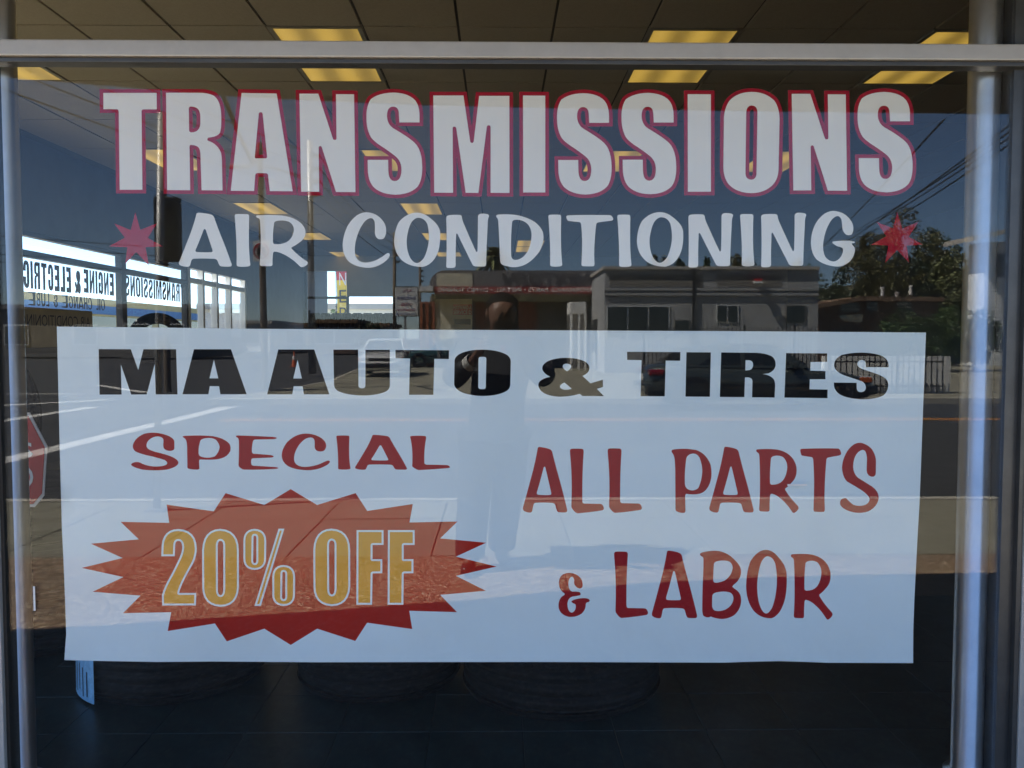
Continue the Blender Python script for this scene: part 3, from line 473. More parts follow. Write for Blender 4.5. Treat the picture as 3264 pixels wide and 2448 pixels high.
# roof, facade, canopy
bm = BM(); box(bm, XW0-0.15, XW1+0.15, -0.05, 22.2, ZC+0.25, 4.3); struct('shop_roof', bm, 'facade')
bm = BM(); box(bm, XW0-0.15, XW1+0.15, -0.06, 0.045, 2.60, ZC+0.25); box(bm, 1.52, XW1+0.15, -0.06, 0.045, 0.0, 2.60); box(bm, XW0-0.15, 1.52, -0.06, 0.045, -0.1, 0.12)
struct('wall_front', bm, 'facade')
can = [(-5.2, -0.06), (-5.2, -0.95), (-4.0, -1.12), (-3.0, -1.33), (-2.15, -1.53), (-1.2, -1.84), (-0.4, -1.96), (0.3, -2.01), (1.4, -2.06), (2.8, -2.10), (8, -2.2), (8, -0.06)]
bm = BM(); prism(bm, [(x, y, 2.555) for x, y in can], (0, 0, 0.28)); tag(obj('canopy', bm, 'soffit'), 'flat brown canopy with a curved edge over the shop front', 'canopy')
bm = BM(); box(bm, XW1, XW1+0.15, 0.05, 22, 0, ZC+0.2); struct('wall_right', bm, 'wall_dark')
# glazed left wall: low wall, header, posts
bm = BM(); box(bm, XW0-0.12, XW0, 0.05, 22, 0, 1.25); box(bm, XW0-0.12, XW0, 0.05, 22, 2.48, ZC+0.2); box(bm, XW0-0.12, XW0, 0.05, 1.2, 1.25, 2.48); box(bm, XW0-0.12, XW0, 14.2, 22, 1.25, 2.48)
wl = struct('wall_left', bm, 'wall_dark')
def side_window(ya, yb, label):
    t = thing('side_window', label, 'window', (XW0-0.06, ya, 1.25), group='windows of the glazed side wall')
    bm = BM(); box(bm, XW0-0.10, XW0-0.02, ya, ya+0.07, 1.25, 2.48); box(bm, XW0-0.10, XW0-0.02, yb-0.07, yb, 1.25, 2.48)
    box(bm, XW0-0.10, XW0-0.02, ya+0.07, yb-0.07, 2.43, 2.48); box(bm, XW0-0.10, XW0-0.02, ya+0.07, yb-0.07, 1.25, 1.31)
    obj('frame', bm, 'gasket', t, world=True)
    obj('transom_bar', bbox(XW0-0.095, XW0-0.025, ya+0.07, yb-0.07, 2.22, 2.29), 'gasket', t, world=True)
    obj('pane', bbox(XW0-0.066, XW0-0.060, ya+0.071, yb-0.071, 1.31, 2.22), 'side_glass', t, world=True)
    obj('upper_pane', bbox(XW0-0.066, XW0-0.060, ya+0.071, yb-0.071, 2.29, 2.43), 'side_glass', t, world=True)
side_window(1.2, 5.7, 'glazed side wall bay nearest the shop front, without lettering')
side_window(5.7, 8.80, 'side wall window carrying the reversed words ELECTRIC and ENGINE')
side_window(8.80, 11.10, 'side wall window carrying the reversed word TRANSMISSIONS')
t = thing('glass_door', 'white framed glass double door beyond the lettered side windows', 'door', (XW0-0.06, 11.1, ZF))
bm = BM()
for y in (11.101, 11.75, 12.45, 13.2, 14.1): box(bm, XW0-0.10, XW0-0.01, y, y+0.09, ZF, 2.48)
box(bm, XW0-0.09, XW0-0.02, 11.191, 14.1, 2.26, 2.34); obj('frame', bm, 'door_white', t, world=True)
for a, b in ((11.191, 11.75), (11.84, 12.45), (12.54, 13.2), (13.29, 14.1)): obj('pane', bbox(XW0-0.066, XW0-0.060, a+.002, b-.002, ZF+0.01, 2.26), 'side_glass', t, world=True)
obj('push_bar', bbox(XW0-0.01, XW0+0.03, 11.85, 12.44, 1.0, 1.06), 'aluminium', t, world=True)
# back wall with its high window
YB = 19.0
bm = BM(); box(bm, -2.5, XW1, YB, YB+0.15, 0, ZC+0.1); struct('wall_back', bm, 'wall_grey')
bm = BM(); box(bm, -3.66, -2.5, YB-0.002, YB+0.15, 2.42, ZC+0.1); box(bm, XW0, -3.66, YB-0.002, YB+0.15, 3.03, ZC+0.1); box(bm, XW0, -2.5, YB-0.002, YB+0.15, 0, 0.5)
struct('wall_back_cream', bm, 'wall_cream')
t = thing('back_window', 'tall window in the back wall of the shop below a cream panel', 'window', (-3.6, YB, 0.5))
bm = BM()
for x in (-4.68, -3.68, -2.56): box(bm, x, x+0.06, YB+0.02, YB+0.10, 0.5, 3.03 if x < -3.7 else 2.42)
box(bm, -4.62, -3.68, YB+0.03, YB+0.09, 2.36, 2.42); box(bm, -3.62, -2.56, YB+0.03, YB+0.09, 1.95, 2.0); obj('frame', bm, 'gasket', t, world=True)
for a in ((-4.62, -3.68, 2.42, 3.03), (-4.62, -3.68, 0.5, 2.36), (-3.62, -2.56, 2.0, 2.42), (-3.62, -2.56, 0.5, 1.95)):
    obj('pane', bbox(a[0], a[1], YB+0.055, YB+0.061, a[2], a[3]), 'side_glass', t, world=True)

# ================================================================ THE SHOP WINDOW
t = thing('shop_window', 'large plate glass shop window with a pale transom bar and grey frame', 'window', (0, 0, 0.12))
pl = on_y(12, 1224); pr = on_y(3196, 1224); pt = on_y(1632, 147); pb = on_y(1632, 203)
XL, XR = pl.x-0.004, pr.x
obj('pane', bbox(XL, XR, -0.003, 0.003, 0.13, pb.z-0.008), 'window_glass', t, world=True)
obj('upper_pane', bbox(XL, XR, -0.003, 0.003, pt.z-0.004, 2.59), 'window_glass', t, world=True)
bm = bbox(XL-0.12, XR+0.25, -0.052, 0.012, pb.z, pt.z-0.004, bev=0.004); obj('transom_bar', bm, 'aluminium', t, world=True)
bm = bbox(XL-0.12, XR+0.25, -0.040, 0.010, pb.z-0.013, pb.z-0.001, bev=0.002); obj('transom_lip', bm, 'dark_aluminium', t, world=True)
bm = BM(); box(bm, XR+0.001, XR+0.038, -0.012, 0.05, 0.12, 2.6); box(bm, XR+0.0385, XR+0.052, -0.03, 0.05, 0.12, 2.6); box(bm, XR+0.0525, 1.519, -0.020, 0.05, 0.12, 2.6)
obj('jamb', bm, 'dark_aluminium', t, world=True)
obj('jamb_cover', bbox(XR+0.0530, XR+0.11, -0.036, -0.0205, 0.12, pb.z-0.02, bev=0.002), 'aluminium', t, world=True)
bm = BM(); box(bm, XL-0.010, XL-0.001, -0.012, 0.05, 0.12, 2.6); obj('jamb', bm, 'gasket', t, world=True)
obj('jamb_cover', bbox(XL-0.11, XL-0.0105, -0.026, 0.05, 0.12, pb.z-0.02, bev=0.002), 'aluminium', t, world=True)
obj('sill', bbox(XL-0.11, XR+0.2, -0.055, -0.004, 0.10, 0.13), 'aluminium', t, world=True)
# next bay to the left
t = thing('shop_window', 'bare glass shop window of the next bay toward the corner', 'window', (-3, 0, 0.12))
obj('pane', bbox(-4.62, XL-0.12, -0.003, 0.003, 0.14, 2.59), 'window_glass', t, world=True)
bm = BM(); box(bm, -4.70, -4.62, -0.04, 0.04, 0.12, 2.6); box(bm, -4.62, XL-0.115, -0.04, 0.04, 0.12, 0.14); obj('frame', bm, 'aluminium', t, world=True)
# round posts just behind the glass
for u, r, lab in ((34, 0.040, 'polished round steel post behind the glass beside the octagonal sign'), (3112, 0.044, 'polished round steel post behind the glass beside the grey window frame')):
    p = on_y(u, 1224, 0.075)
    bm = BM(); lathe(bm, [(0, ZF), (r+0.02, ZF), (r+0.02, ZF+0.012), (r, ZF+0.02), (r, 2.2), (r*1.001, ZC), (0, ZC)], 48, 'z', (p.x, 0.075, 0))
    tag(obj('steel_post', bm, 'post_metal', smooth=True), lab, 'post')

# ---- lettering stuck on the inside of the glass
def glyph_obj(parent, cs, m, y, name='letter', out=None, outm=None, yo=0):
    v, f = flat(orient(cs)); me = mesh_from(name, v, f, lambda u, vv: on_y(u, vv, y)); o = obj(name, me, m, parent, world=True)
    if out:
        oc = offset(cs, out); v, f = flat(oc); me = mesh_from('outline', v, f, lambda u, vv: on_y(u, vv, yo))
        q = obj('outline', me, outm, o, world=True)
        q.matrix_parent_inverse = Matrix.Translation(parent.location).inverted() if False else q.matrix_parent_inverse
    return o
t = thing('window_lettering', 'big white word TRANSMISSIONS with red outlines on the glass', 'lettering')
TR = [('T', None), ('R', None), ('A', None), ('N', None), ('S', None), ('M', None), ('I', None), ('S', (1775.5, 1949.5, 297, 620)), ('S', (1981, 2155.5, 296, 619)), ('I', (2192, 2266, 300, 611)), ('O', None), ('N', (2523.5, 2700, 299, 608)), ('S', (2733.5, 2909, 293, 613))]
for ch, bx in TR:
    g = IMP[ch] if bx is None else fit(IMP[ch], *bx)
    glyph_obj(t, g, 'white_vinyl', 0.0036, 'letter', 12, 'red_vinyl', 0.0042)
t = thing('window_lettering', 'white brush style words AIR CONDITIONING between two red stars', 'lettering')
AC = [('A', None), ('I', None), ('R', None), ('C', None), ('O', None), ('N', None), ('D', None), ('I', (1748, 1792, 684, 850)), ('T', None), ('I', (1967.7, 2012.8, 684, 851)), ('O', (2030, 2178, 676, 850)), ('N', (2194, 2336.5, 679, 853)), ('I', (2359, 2404.5, 682, 849)), ('N', (2426, 2569.7, 678, 852)), ('G', None)]
for ch, bx in AC: glyph_obj(t, CAS[ch] if bx is None else fit(CAS[ch], *bx), 'white_vinyl', 0.0036)
for s, lab in ((STAR1, 'red seven pointed vinyl star before the word AIR'), (STAR2, 'red seven pointed vinyl star after the word CONDITIONING')):
    v, f = flat(orient(s)); tag(obj('star_decal', mesh_from('star', v, f, lambda a, b: on_y(a, b, 0.0036)), 'red_vinyl'), lab, 'decal')

# ---- the banner hanging behind the glass
def ban_y(u, v):
    s = (v-1050)/1060.0; q = (u-190)/2740.0
    y = 0.014+0.014*s
    y += 0.0055*s*math.sin(q*17+1.0+2.2*s)+0.0030*math.sin(q*31+s*7)*(0.15+s)*0.7+0.0034*math.sin((q*1.7+s)*15)*s+0.0024*math.sin((q*2.6-s*1.1)*21)*s
    y += 0.006*max(0, s-0.90)*10*math.sin(q*9+0.5)*0.5
    y += -0.010*math.exp(-((q-1)/0.05)**2)*max(0, s-0.3) + 0.006*math.exp(-(q/0.03)**2)*max(0, s-0.4)
    return max(0.0075, y)
edge = [(181, 1041), (500, 1044), (800, 1048), (1300, 1050.5), (1800, 1053), (2400, 1056), (2700, 1058), (2951.5, 1060),
        (2946, 1200), (2938, 1420), (2931, 1600), (2922, 1760), (2915, 1900), (2911, 2010), (2910.5, 2113.5),
        (2780, 2113), (2640, 2112.5), (2560, 2109.5), (2485, 2107), (2400, 2109), (2310, 2112), (2000, 2111), (1700, 2110), (1300, 2110.5), (1000, 2111), (820, 2109.5), (680, 2108.5), (500, 2110), (330, 2107), (205, 2104),
        (208, 2060), (211, 2020), (207, 1900), (202, 1780), (197, 1680), (191, 1460), (186, 1240)]
LET = []                                          # (class, contours)
for ch in 'MA': LET.append(('banner_black', BLK[ch]))
LET += [('banner_black', fit(BLK['A'], 851.5, 1050, 1114, 1257)), ('banner_black', BLK['U']), ('banner_black', fit(BLK['T'], 1260.4, 1431.5, 1115.5, 1258.5)), ('banner_black', BLK['O']), ('banner_black', BLK['&'])]
for ch in 'TIRES': LET.append(('banner_black', BLK[ch]))
R_ = 'banner_red'
LET += [(R_, CAS['s']), (R_, CAS['P']), (R_, CAS['E']), (R_, fit(CAS['C'], 898, 1051.7, 1382, 1499)), (R_, fit(CAS['I'], 1072, 1117, 1388, 1497)), (R_, fit(CAS['A'], 1131.7, 1297.3, 1386, 1497.5)), (R_, CAS['l']),
        (R_, fit(CAS['A'], 1666.6, 1808, 1424.7, 1634)), (R_, CAS['L']), (R_, fit(CAS['L'], 1937, 2046, 1429, 1635)), (R_, fit(CAS['P'], 2140.4, 2268, 1430.5, 1635)), (R_, fit(CAS['A'], 2261, 2402, 1424, 1634)),
        (R_, fit(CAS['R'], 2410.4, 2545.5, 1431, 1635)), (R_, fit(CAS['T'], 2551, 2681, 1429, 1632)), (R_, CAS['S']), (R_, CAS['&']), (R_, fit(CAS['L'], 1957.4, 2065.6, 1758, 1970)), (R_, fit(CAS['A'], 2077.8, 2222, 1755, 1971)),
        (R_, CAS['B']), (R_, fit(CAS['O'], 2378, 2508, 1752.5, 1971)), (R_, fit(CAS['R'], 2521, 2653.7, 1765.6, 1975))]
OF = [OFFG['2'], OFFG['0'], OFFG['o'], OFFG['/'], fit(OFFG['o'], 874, 934.5, 1807, 1925.5), fit(OFFG['0'], 1004.6, 1110.4, 1691, 1926), OFFG['F'], fit(OFFG['F'], 1241.6, 1315.6, 1695.8, 1921.5)]
LET = [(m, orient(c)) for m, c in LET]; OF = [orient(c) for c in OF]; OFO = [offset(c, 6.0) for c in OF]; BU = orient(BURST)
allc = [edge] + [c for _, cs in LET for c in cs] + [c for cs in OF for c in cs] + [c for cs in OFO for c in cs] + BU
grid = [(u+rnd.uniform(-9, 9), v+rnd.uniform(-9, 9)) for u in range(200, 2960, 48) for v in range(1060, 2112, 48)]
v, f = cdt(allc, grid)
cen = np.array([[sum(v[i][d] for i in t)/3 for d in (0, 1)] for t in f])
ins = wind([edge if area(edge) > 0 else edge[::-1]], cen) != 0
cls = np.full(len(f), -1)                          # -1 sheet
cls[wind(BU, cen) != 0] = 1000
for k, cs in enumerate(OFO): cls[wind(cs, cen) != 0] = 2000
for k, cs in enumerate(OF): cls[wind(cs, cen) != 0] = 3000+k
for k, (m, cs) in enumerate(LET): cls[wind(cs, cen) != 0] = k
bn = thing('banner', 'white vinyl banner reading MA AUTO & TIRES SPECIAL 20% OFF ALL PARTS & LABOR', 'banner', (0, 0, 0.55))
def piece(name, sel, m, parent):
    fs = [f[i] for i in np.nonzero(sel & ins)[0]]
    if not fs: return None
    return obj(name, mesh_from(name, v, fs, lambda a, b: on_y(a, b, ban_y(a, b))), m, parent, smooth=True, world=True)
piece('sheet', cls == -1, 'banner_white', bn)
for k, (m, cs) in enumerate(LET): piece('letter', cls == k, m, bn)
sb = piece('starburst', cls == 1000, 'burst_red', bn)
def sub(o):                                        # third level: banner > starburst > letter
    return o
for k in range(len(OF)): piece('numeral' if k < 2 else 'letter', cls == 3000+k, 'banner_yellow', bn)
piece('lettering_outline', cls == 2000, 'banner_white', bn)

# ================================================================ THINGS INSIDE THE SHOP
def tyre_bm(R=0.33, W=0.22, ri=0.205, n=56, axis='z'):
    bm = BM(); h = W/2
    prof = [(ri, -h*0.75), (ri+0.02, -h*0.86), (R*0.82, -h), (R-0.030, -h*0.93), (R-0.008, -h*0.80), (R-0.001, -h*0.72)]
    for k in (-0.5, -0.17, 0.17, 0.5):                        # circumferential grooves
        prof += [(R, h*(k-0.07)*1.15), (R-0.010, h*(k-0.055)*1.15), (R-0.010, h*(k+0.055)*1.15), (R, h*(k+0.07)*1.15)]
    prof += [(R-0.001, h*0.72), (R-0.008, h*0.80), (R-0.030, h*0.93), (R*0.82, h), (ri+0.02, h*0.86), (ri, h*0.75), (ri+0.035, h*0.5), (ri+0.06, 0), (ri+0.035, -h*0.5)]
    lathe(bm, prof, n, axis, close=True); return bm
def lugs(R=0.33, W=0.22, n=64):
    bm = BM(); h = W/2
    for i in range(n):
        a = 2*math.pi*i/n
        for s in (-1, 1):
            c, d = math.cos(a), math.sin(a); c2, d2 = math.cos(a+0.05*s), math.sin(a+0.05*s)
            z0, z1 = s*h*0.62, s*h*0.86; r0, r1 = R+0.0035, R-0.012; wd = 0.03
            vs = []
            for (cc, dd, z, r) in ((c, d, z0, r0), (c2, d2, z1, r1)):
                for k in (-1, 1):
                    tx, ty = -dd*wd*k*0.5, cc*wd*k*0.5
                    vs.append(bm.verts.new((cc*r+tx, dd*r+ty, z))); vs.append(bm.verts.new((cc*(r-0.02)+tx, dd*(r-0.02)+ty, z)))
            a0, b0, a1, b1, a2, b2, a3, b3 = vs
            for q in ((a0, a2, a3, a1), (a0, b0, b2, a2), (a1, a3, b3, b1), (a2, b2, b3, a3), (a0, a1, b1, b0)): bm.faces.new(q)
    bmesh.ops.recalc_face_normals(bm, faces=bm.faces)
    return bm
T_ME = bpy.data.meshes.new('tyre_body'); b_ = tyre_bm(); b_.to_mesh(T_ME); b_.free(); T_ME.materials.append(MATS['tyre'])
L_ME = bpy.data.meshes.new('tread_lugs'); b_ = lugs(); b_.to_mesh(L_ME); b_.free(); L_ME.materials.append(MATS['tyre'])
def tyre(loc, label, group=None, rot=(0, 0, 0), s=1.0):
    t = thing('tyre', label, 'tyre', loc, group=group); t.rotation_euler = rot; t.scale = (s, s, s)
    obj('carcass', T_ME, 'tyre', t, smooth=True); l = obj('tread', L_ME, 'tyre', t); l['kind'] = 'stuff'; return t
ORD = ['lowest', 'second', 'third', 'fourth', 'topmost']
for (u, y, n, s, where) in ((545, 0.88, 5, 1.02, 'with the blue label'), (1200, 0.87, 4, 0.93, 'in the middle under the banner'), (1795, 0.76, 5, 1.10, 'beneath the words ALL PARTS')):
    p = on_y(u, 1500, y); x = p.x
    for k in range(n):
        tyre((x+rnd.uniform(-.008, .008), y+rnd.uniform(-.008, .008), ZF+0.112*s+k*0.222*s), f'black tyre lying flat, {ORD[k] if k else "lowest"} of the stack {where}', 'tyres stacked behind the window', rot=(0, 0, rnd.uniform(0, 6)), s=s)
p = on_y(120, 1500, 1.35)
for k in range(3): tyre((p.x, 1.35, ZF+0.115+k*0.232), f'black tyre lying flat, {["lowest", "middle", "topmost"][k]} of the stack behind the octagonal sign', 'tyres stacked behind the window', rot=(0, 0, k*2.0), s=1.04)
# tread label on the lowest tyre of the left stack
px = on_y(545, 1500, 0.88).x; lab = BM(); ang = [math.radians(a) for a in range(207, 240, 4)]; rows = []
for a in ang: rows.append([lab.verts.new((px+0.3425*math.cos(a), 0.88+0.3425*math.sin(a), z)) for z in (ZF+0.012, ZF+0.20)])
for a, b in zip(rows[:-1], rows[1:]): lab.faces.new((a[0], b[0], b[1], a[1]))
t = thing('tread_label', 'pale blue paper label stuck on the tread of a tyre', 'label', (px, 0.88, ZF)); obj('paper', lab, 'blue_paper', t, world=True)
bm = BM()
for k, a in enumerate((212, 217, 222, 227, 232)):
    a = math.radians(a); q = 0.3437; zz = (0.03, 0.03, 0.045, 0.025, 0.03)[k]
    A = [(px+q*math.cos(a+d), 0.88+q*math.sin(a+d), ZF+z) for d, z in ((-0.012, zz), (0.010, zz), (0.010, 0.16-0.01*k), (-0.012, 0.16-0.01*k))]
    bm.faces.new([bm.verts.new(p) for p in A])
obj('printed_lines', bm, 'dark_print', t, world=True)
# tyre standing on a display stack deep in the shop, and one leaning by the post
d = 8.1; p = on_y(502, 1087, d)
tyre((p.x, d, p.z), 'black tyre standing upright above the banner by the side windows', rot=(math.radians(90), 0, math.radians(18)))
st = thing('tyre_stand', 'dark steel display stand carrying the upright tyre', 'stand', (p.x, d, ZF)); zt = p.z-0.33
bm = BM(); box(bm, p.x-0.28, p.x+0.28, d-0.2, d+0.2, zt-0.06, zt-0.005); obj('shelf', bm, 'shelf_dark', st, world=True)
for a in (-0.24, 0.24):
    for b in (-0.17, 0.17): obj('leg', tube(BM(), (p.x+a, d+b, ZF), (p.x+a, d+b, zt-0.06), 0.02, n=8), 'shelf_dark', st, world=True)
p = on_y(-95, 1350, 1.3); tyre((p.x, 1.3, p.z), 'black tyre standing upright behind the octagonal sign', rot=(math.radians(84), 0, math.radians(-25)), s=1.0)
# octagonal red cardboard sign leaning just behind the glass at the left edge
c = on_y(62, 1470, 0.22)
oc = thing('octagon_sign', 'red octagonal sign with a white border behind the round post', 'sign', (c.x, 0.22, c.z))
def octo(R, y, th, k=1.0):
    a = [on_y(u, v, y) for u, v in ((94, 1315), (150, 1422), (140, 1580), (110, 1616), (-45, 1616), (-80, 1580), (-70, 1422), (-15, 1315))]
    cx = sum(q.x for q in a)/8; cz = sum(q.z for q in a)/8
    return prism(BM(), [(cx+(q.x-cx)*k, y, cz+(q.z-cz)*k) for q in a], (0, th, 0))
obj('border', octo(0, 0.222, 0.004), 'sign_white', oc, world=True); obj('face', octo(0, 0.2195, 0.002, 0.93), 'sign_red', oc, world=True)
q = on_y(62, 1440, 0.2185); place_text('lettering', 'S', (q.x-0.01, 0.2185, q.z-0.02), (1, 0, 0), 'sign_white', oc, 0.05, 0.05, 0.001, bold=0.02)
place_text('lettering', 'O', (q.x-0.01, 0.2185, q.z-0.11), (1, 0, 0), 'sign_white', oc, 0.05, 0.065, 0.001, bold=0.02)
# words on the glass of the side wall (they read from outside)
def wall_word(word, font, ya, yb, z0, z1, m, label, x=XW0-0.056):
    t = thing('side_lettering', label, 'lettering', (x, ya, z0)); ws = []
    for ch in word:
        X = [p[0] for c in font[ch] for p in c]; Y = [p[1] for c in font[ch] for p in c]; ws.append((max(X)-min(X))/(max(Y)-min(Y)))
    tot = sum(ws)+0.10*(len(word)-1); pos = yb; kx = (yb-ya)/tot
    for ch, wd in zip(word, ws):
        g = fit(font[ch], 0, 1, 0, 1); a, b = pos, pos-wd*kx
        vv, ff = flat(orient(g)); obj('letter', mesh_from('letter', vv, ff, lambda s, r: (x, a+(b-a)*s, z1+(z0-z1)*r)), m, t, world=True)
        pos = b-0.10*kx
wall_word('ELECTRIC', IMP, 6.49, 7.48, 1.91, 2.19, 'maroon_vinyl', 'dark red word ELECTRIC seen reversed on the side wall glass')
wall_word('&', IMP, 7.56, 7.71, 1.91, 2.17, 'maroon_vinyl', 'dark red ampersand between ELECTRIC and ENGINE')
wall_word('ENGINE', IMP, 7.78, 8.58, 1.93, 2.20, 'maroon_vinyl', 'dark red word ENGINE seen reversed on the side wall glass')
wall_word('TRANSMISSIONS', IMP, 8.90, 11.02, 1.95, 2.21, 'maroon_vinyl', 'dark red word TRANSMISSIONS seen reversed on the side wall glass')
wall_word('OIL', CAS, 8.08, 8.32, 1.74, 1.88, 'sign_black', 'black word OIL seen reversed on the side wall glass')
wall_word('CHANGE', CAS, 7.25, 7.98, 1.74, 1.88, 'sign_black', 'black word CHANGE seen reversed on the side wall glass')
wall_word('&', CAS, 7.07, 7.17, 1.74, 1.87, 'sign_black', 'small black ampersand between CHANGE and LUBE')
wall_word('LUBE', CAS, 6.56, 6.99, 1.74, 1.88, 'sign_black', 'black word LUBE seen reversed on the side wall glass')
t = thing('paper_banner', 'beige paper banner hung low in the side window, reversed AIR CONDITIONING print', 'banner', (XW0-0.03, 6.2, 1.0))
obj('sheet', bbox(XW0-0.034, XW0-0.030, 6.2, 7.92, 1.05, 1.72), 'beige_paper', t, world=True)
me = text_mesh('AIR CONDITIONING', 1.5, 0.12); me.transform(Matrix(((0, 0, 1, XW0-0.0295), (-1, 0, 0, 7.86), (0, 1, 0, 1.53), (0, 0, 0, 1)))); obj('lettering', me, 'sign_black', t, world=True)
# back of the shop
t = thing('wall_poster', 'white poster with red band reading HAYWARD AUTO SERVICE on the back wall', 'poster', (-1.0, YB-0.05, 1.6))
a = on_y(1388, 1050, YB-0.05); b = on_y(1505, 953, YB-0.05)
obj('panel', bbox(a.x, b.x, YB-0.06, YB-0.03, a.z-0.25, b.z), 'wall_cream', t, world=True)
a = on_y(1444, 1003, YB-0.07); b = on_y(1504, 970, YB-0.07); obj('band', bbox(a.x, b.x, YB-0.066, YB-0.062, a.z, b.z), 'sign_red', t, world=True)
place_text('lettering', 'HAYWARD A', (a.x+0.01, YB-0.067, a.z+0.125), (1, 0, 0), 'sign_white', t, b.x-a.x-0.02, 0.095, 0.002, bold=0.02)
place_text('lettering', 'SERVICE D', (a.x+0.01, YB-0.067, a.z+0.012), (1, 0, 0), 'sign_white', t, b.x-a.x-0.02, 0.09, 0.002, bold=0.02)
obj('car_picture', bbox(a.x+0.02, b.x-0.03, YB-0.066, YB-0.062, a.z-0.24, a.z-0.10), 'wall_grey', t, world=True)
t = thing('counter', 'long dark service counter across the back of the shop', 'counter', (1.5, 16, ZF))
obj('front', bbox(-1.6, 5.5, 16, 16.5, ZF, 1.08), 'shelf_dark', t, world=True); obj('top', bbox(-1.7, 5.6, 15.9, 16.6, 1.085, 1.13), 'wall_grey', t, world=True)
# pole flag and clutter outside the back window
t = thing('feather_flag', 'red and yellow feather flag reading OPEN outside the back window', 'flag', (-3.9, 26, 0))
p = on_y(715, 880, 26); bm = BM(); N_ = 14; L_, R2 = [], []
X0 = on_y(1075, 900, 26).x
for k in range(N_+1):
    s = k/N_; z = 1.4+(2.9)*s; wv = 0.34+0.10*math.sin(s*2.2); wv *= 1 if s < 0.8 else max(0.05, 1-(s-0.8)**2*22)
    L_.append(bm.verts.new((X0-0.02, 26+0.06*math.sin(s*5), z))); R2.append(bm.verts.new((X0+wv*0.9, 26+0.12*math.sin(s*5+1), z)))
for k in range(N_): bm.faces.new((L_[k], R2[k], R2[k+1], L_[k+1])).material_index = 0 if k > 8 else 1
mat('flag_yellow', (0.75, 0.55, 0.03), 0.7); fl = obj('cloth', bm, ['sign_red', 'flag_yellow'], t, world=True)
obj('pole', path_tube(BM(), [(X0-0.04, 26, -0.05), (X0-0.04, 26, 3.6), (X0+0.08, 26, 4.2), (X0+0.3, 26, 4.38)], 0.015), 'sign_black', t, world=True)
for k, (ch, z) in enumerate((('N', 3.6), ('E', 3.05), ('P', 2.5), ('O', 1.95))): place_text('lettering', ch, (X0+0.08, 25.9, z-0.5), (1, 0, 0), 'sign_white' if k == 0 else 'sign_black', t, 0.22, 0.40, 0.0)

# tall tyre rack against the back of the side wall, seen over the banner
rk = thing('tyre_rack', 'tall steel rack with a row of tyres at the back left', 'rack', (-3.2, 17.5, ZF))
for x in (-4.3, -2.3):
    for y in (17.3, 17.75): obj('upright', tube(BM(), (x, y, ZF), (x, y, 2.05), 0.025, n=8), 'shelf_dark', rk, world=True)
for z in (0.55, 1.35):
    for y in (17.3, 17.75): obj('rail', tube(BM(), (-4.3, y, z), (-2.3, y, z), 0.02, n=8), 'shelf_dark', rk, world=True)
for k in range(8): tyre((-4.12+0.235*k, 17.525, 1.35+0.30), 'black tyre standing in the tall rack at the back of the shop', 'tyres in the tall rack', rot=(math.radians(90), 0, math.radians(90+rnd.uniform(-4, 4))))
# old scraps of tape on the glass
for (u, v, w_, h_, lab) in ((109, 1908, 4, 78, 'thin upright white tape scrap on the glass beside the banner'), (2541, 1546, 62, 6, 'short white tape scrap on the glass over the word PARTS')):
    a, b = on_y(u-w_/2, v+h_/2, -0.0042), on_y(u+w_/2, v-h_/2, -0.0042)
    tag(obj('tape_scrap', bbox(a.x, b.x, -0.0042, -0.0034, a.z, b.z), 'white_vinyl'), lab, 'tape')

# ================================================================ ACROSS THE STREET
mat('stucco_dark', (0.20, 0.19, 0.175), 0.85, noise=(1.5, 0.12)); mat('stucco_grey', (0.33, 0.335, 0.34), 0.85, noise=(1.2, 0.1)); mat('fascia_grey', (0.17, 0.165, 0.175), 0.6)
mat('sign_band', (0.34, 0.03, 0.03), 0.6); mat('orange_wood', (0.36, 0.11, 0.05), 0.7, noise=(3, 0.15)); mat('olive_soffit', (0.36, 0.33, 0.20), 0.8)
mat('dark_glass', (0.015, 0.018, 0.02), 0.05, spec=0.8); mat('stucco_white', (0.72, 0.71, 0.68), 0.8, noise=(2, 0.06)); mat('brown_siding', (0.15, 0.095, 0.07), 0.8, noise=(2, 0.15))
mat('roof_brown', (0.19, 0.12, 0.075), 0.85, noise=(2, 0.2)); mat('roof_pale', (0.42, 0.40, 0.37), 0.8); mat('iron_black', (0.010, 0.010, 0.011), 0.5)
mat('pole_wood', (0.13, 0.10, 0.075), 0.9, noise=(6, 0.25)); mat('pole_steel', (0.34, 0.34, 0.34), 0.5, 0.5, noise=(6, 0.1)); mat('wire', (0.01, 0.01, 0.01), 0.8)
mat('siding_white', (0.68, 0.70, 0.70), 0.7, noise=(2, 0.05)); mat('vent_white', (0.7, 0.7, 0.68), 0.5); mat('cream_panel', (0.62, 0.58, 0.46), 0.7)
mat('letter_grey', (0.07, 0.07, 0.085), 0.4, 0.2); mat('letter_pale', (0.85, 0.82, 0.78), 0.6); mat('blue_band', (0.10, 0.22, 0.40), 0.7); mat('yellow_wall', (0.60, 0.46, 0.20), 0.8)
D1 = 39.0                                           # distance of the tuning shop front from our glass
def P(u, v, D=D1): return ref_y(u, v, D)
def rbox(u0, v0, u1, v1, D, dep, z0=None, bev=0):  # box whose front face fills a pixel rectangle of the reflection
    a, b = ref_y(u0, v1, D), ref_y(u1, v0, D)
    return bbox(a.x, b.x, -D-dep, -D, a.z if z0 is None else z0, b.z, bev=bev)
t = thing('tuning_shop', 'dark low shop with rounded grey fascia and red sign band across the street', 'building', (0.8, -D1-3, 0))
obj('wall', rbox(1372, 945, 1925, 1150, D1+2.2, 8, 0.0), 'stucco_dark', t, world=True)
a, b = P(1368, 915), P(1925, 862); bm = BM(); h = b.z-a.z; pr = []
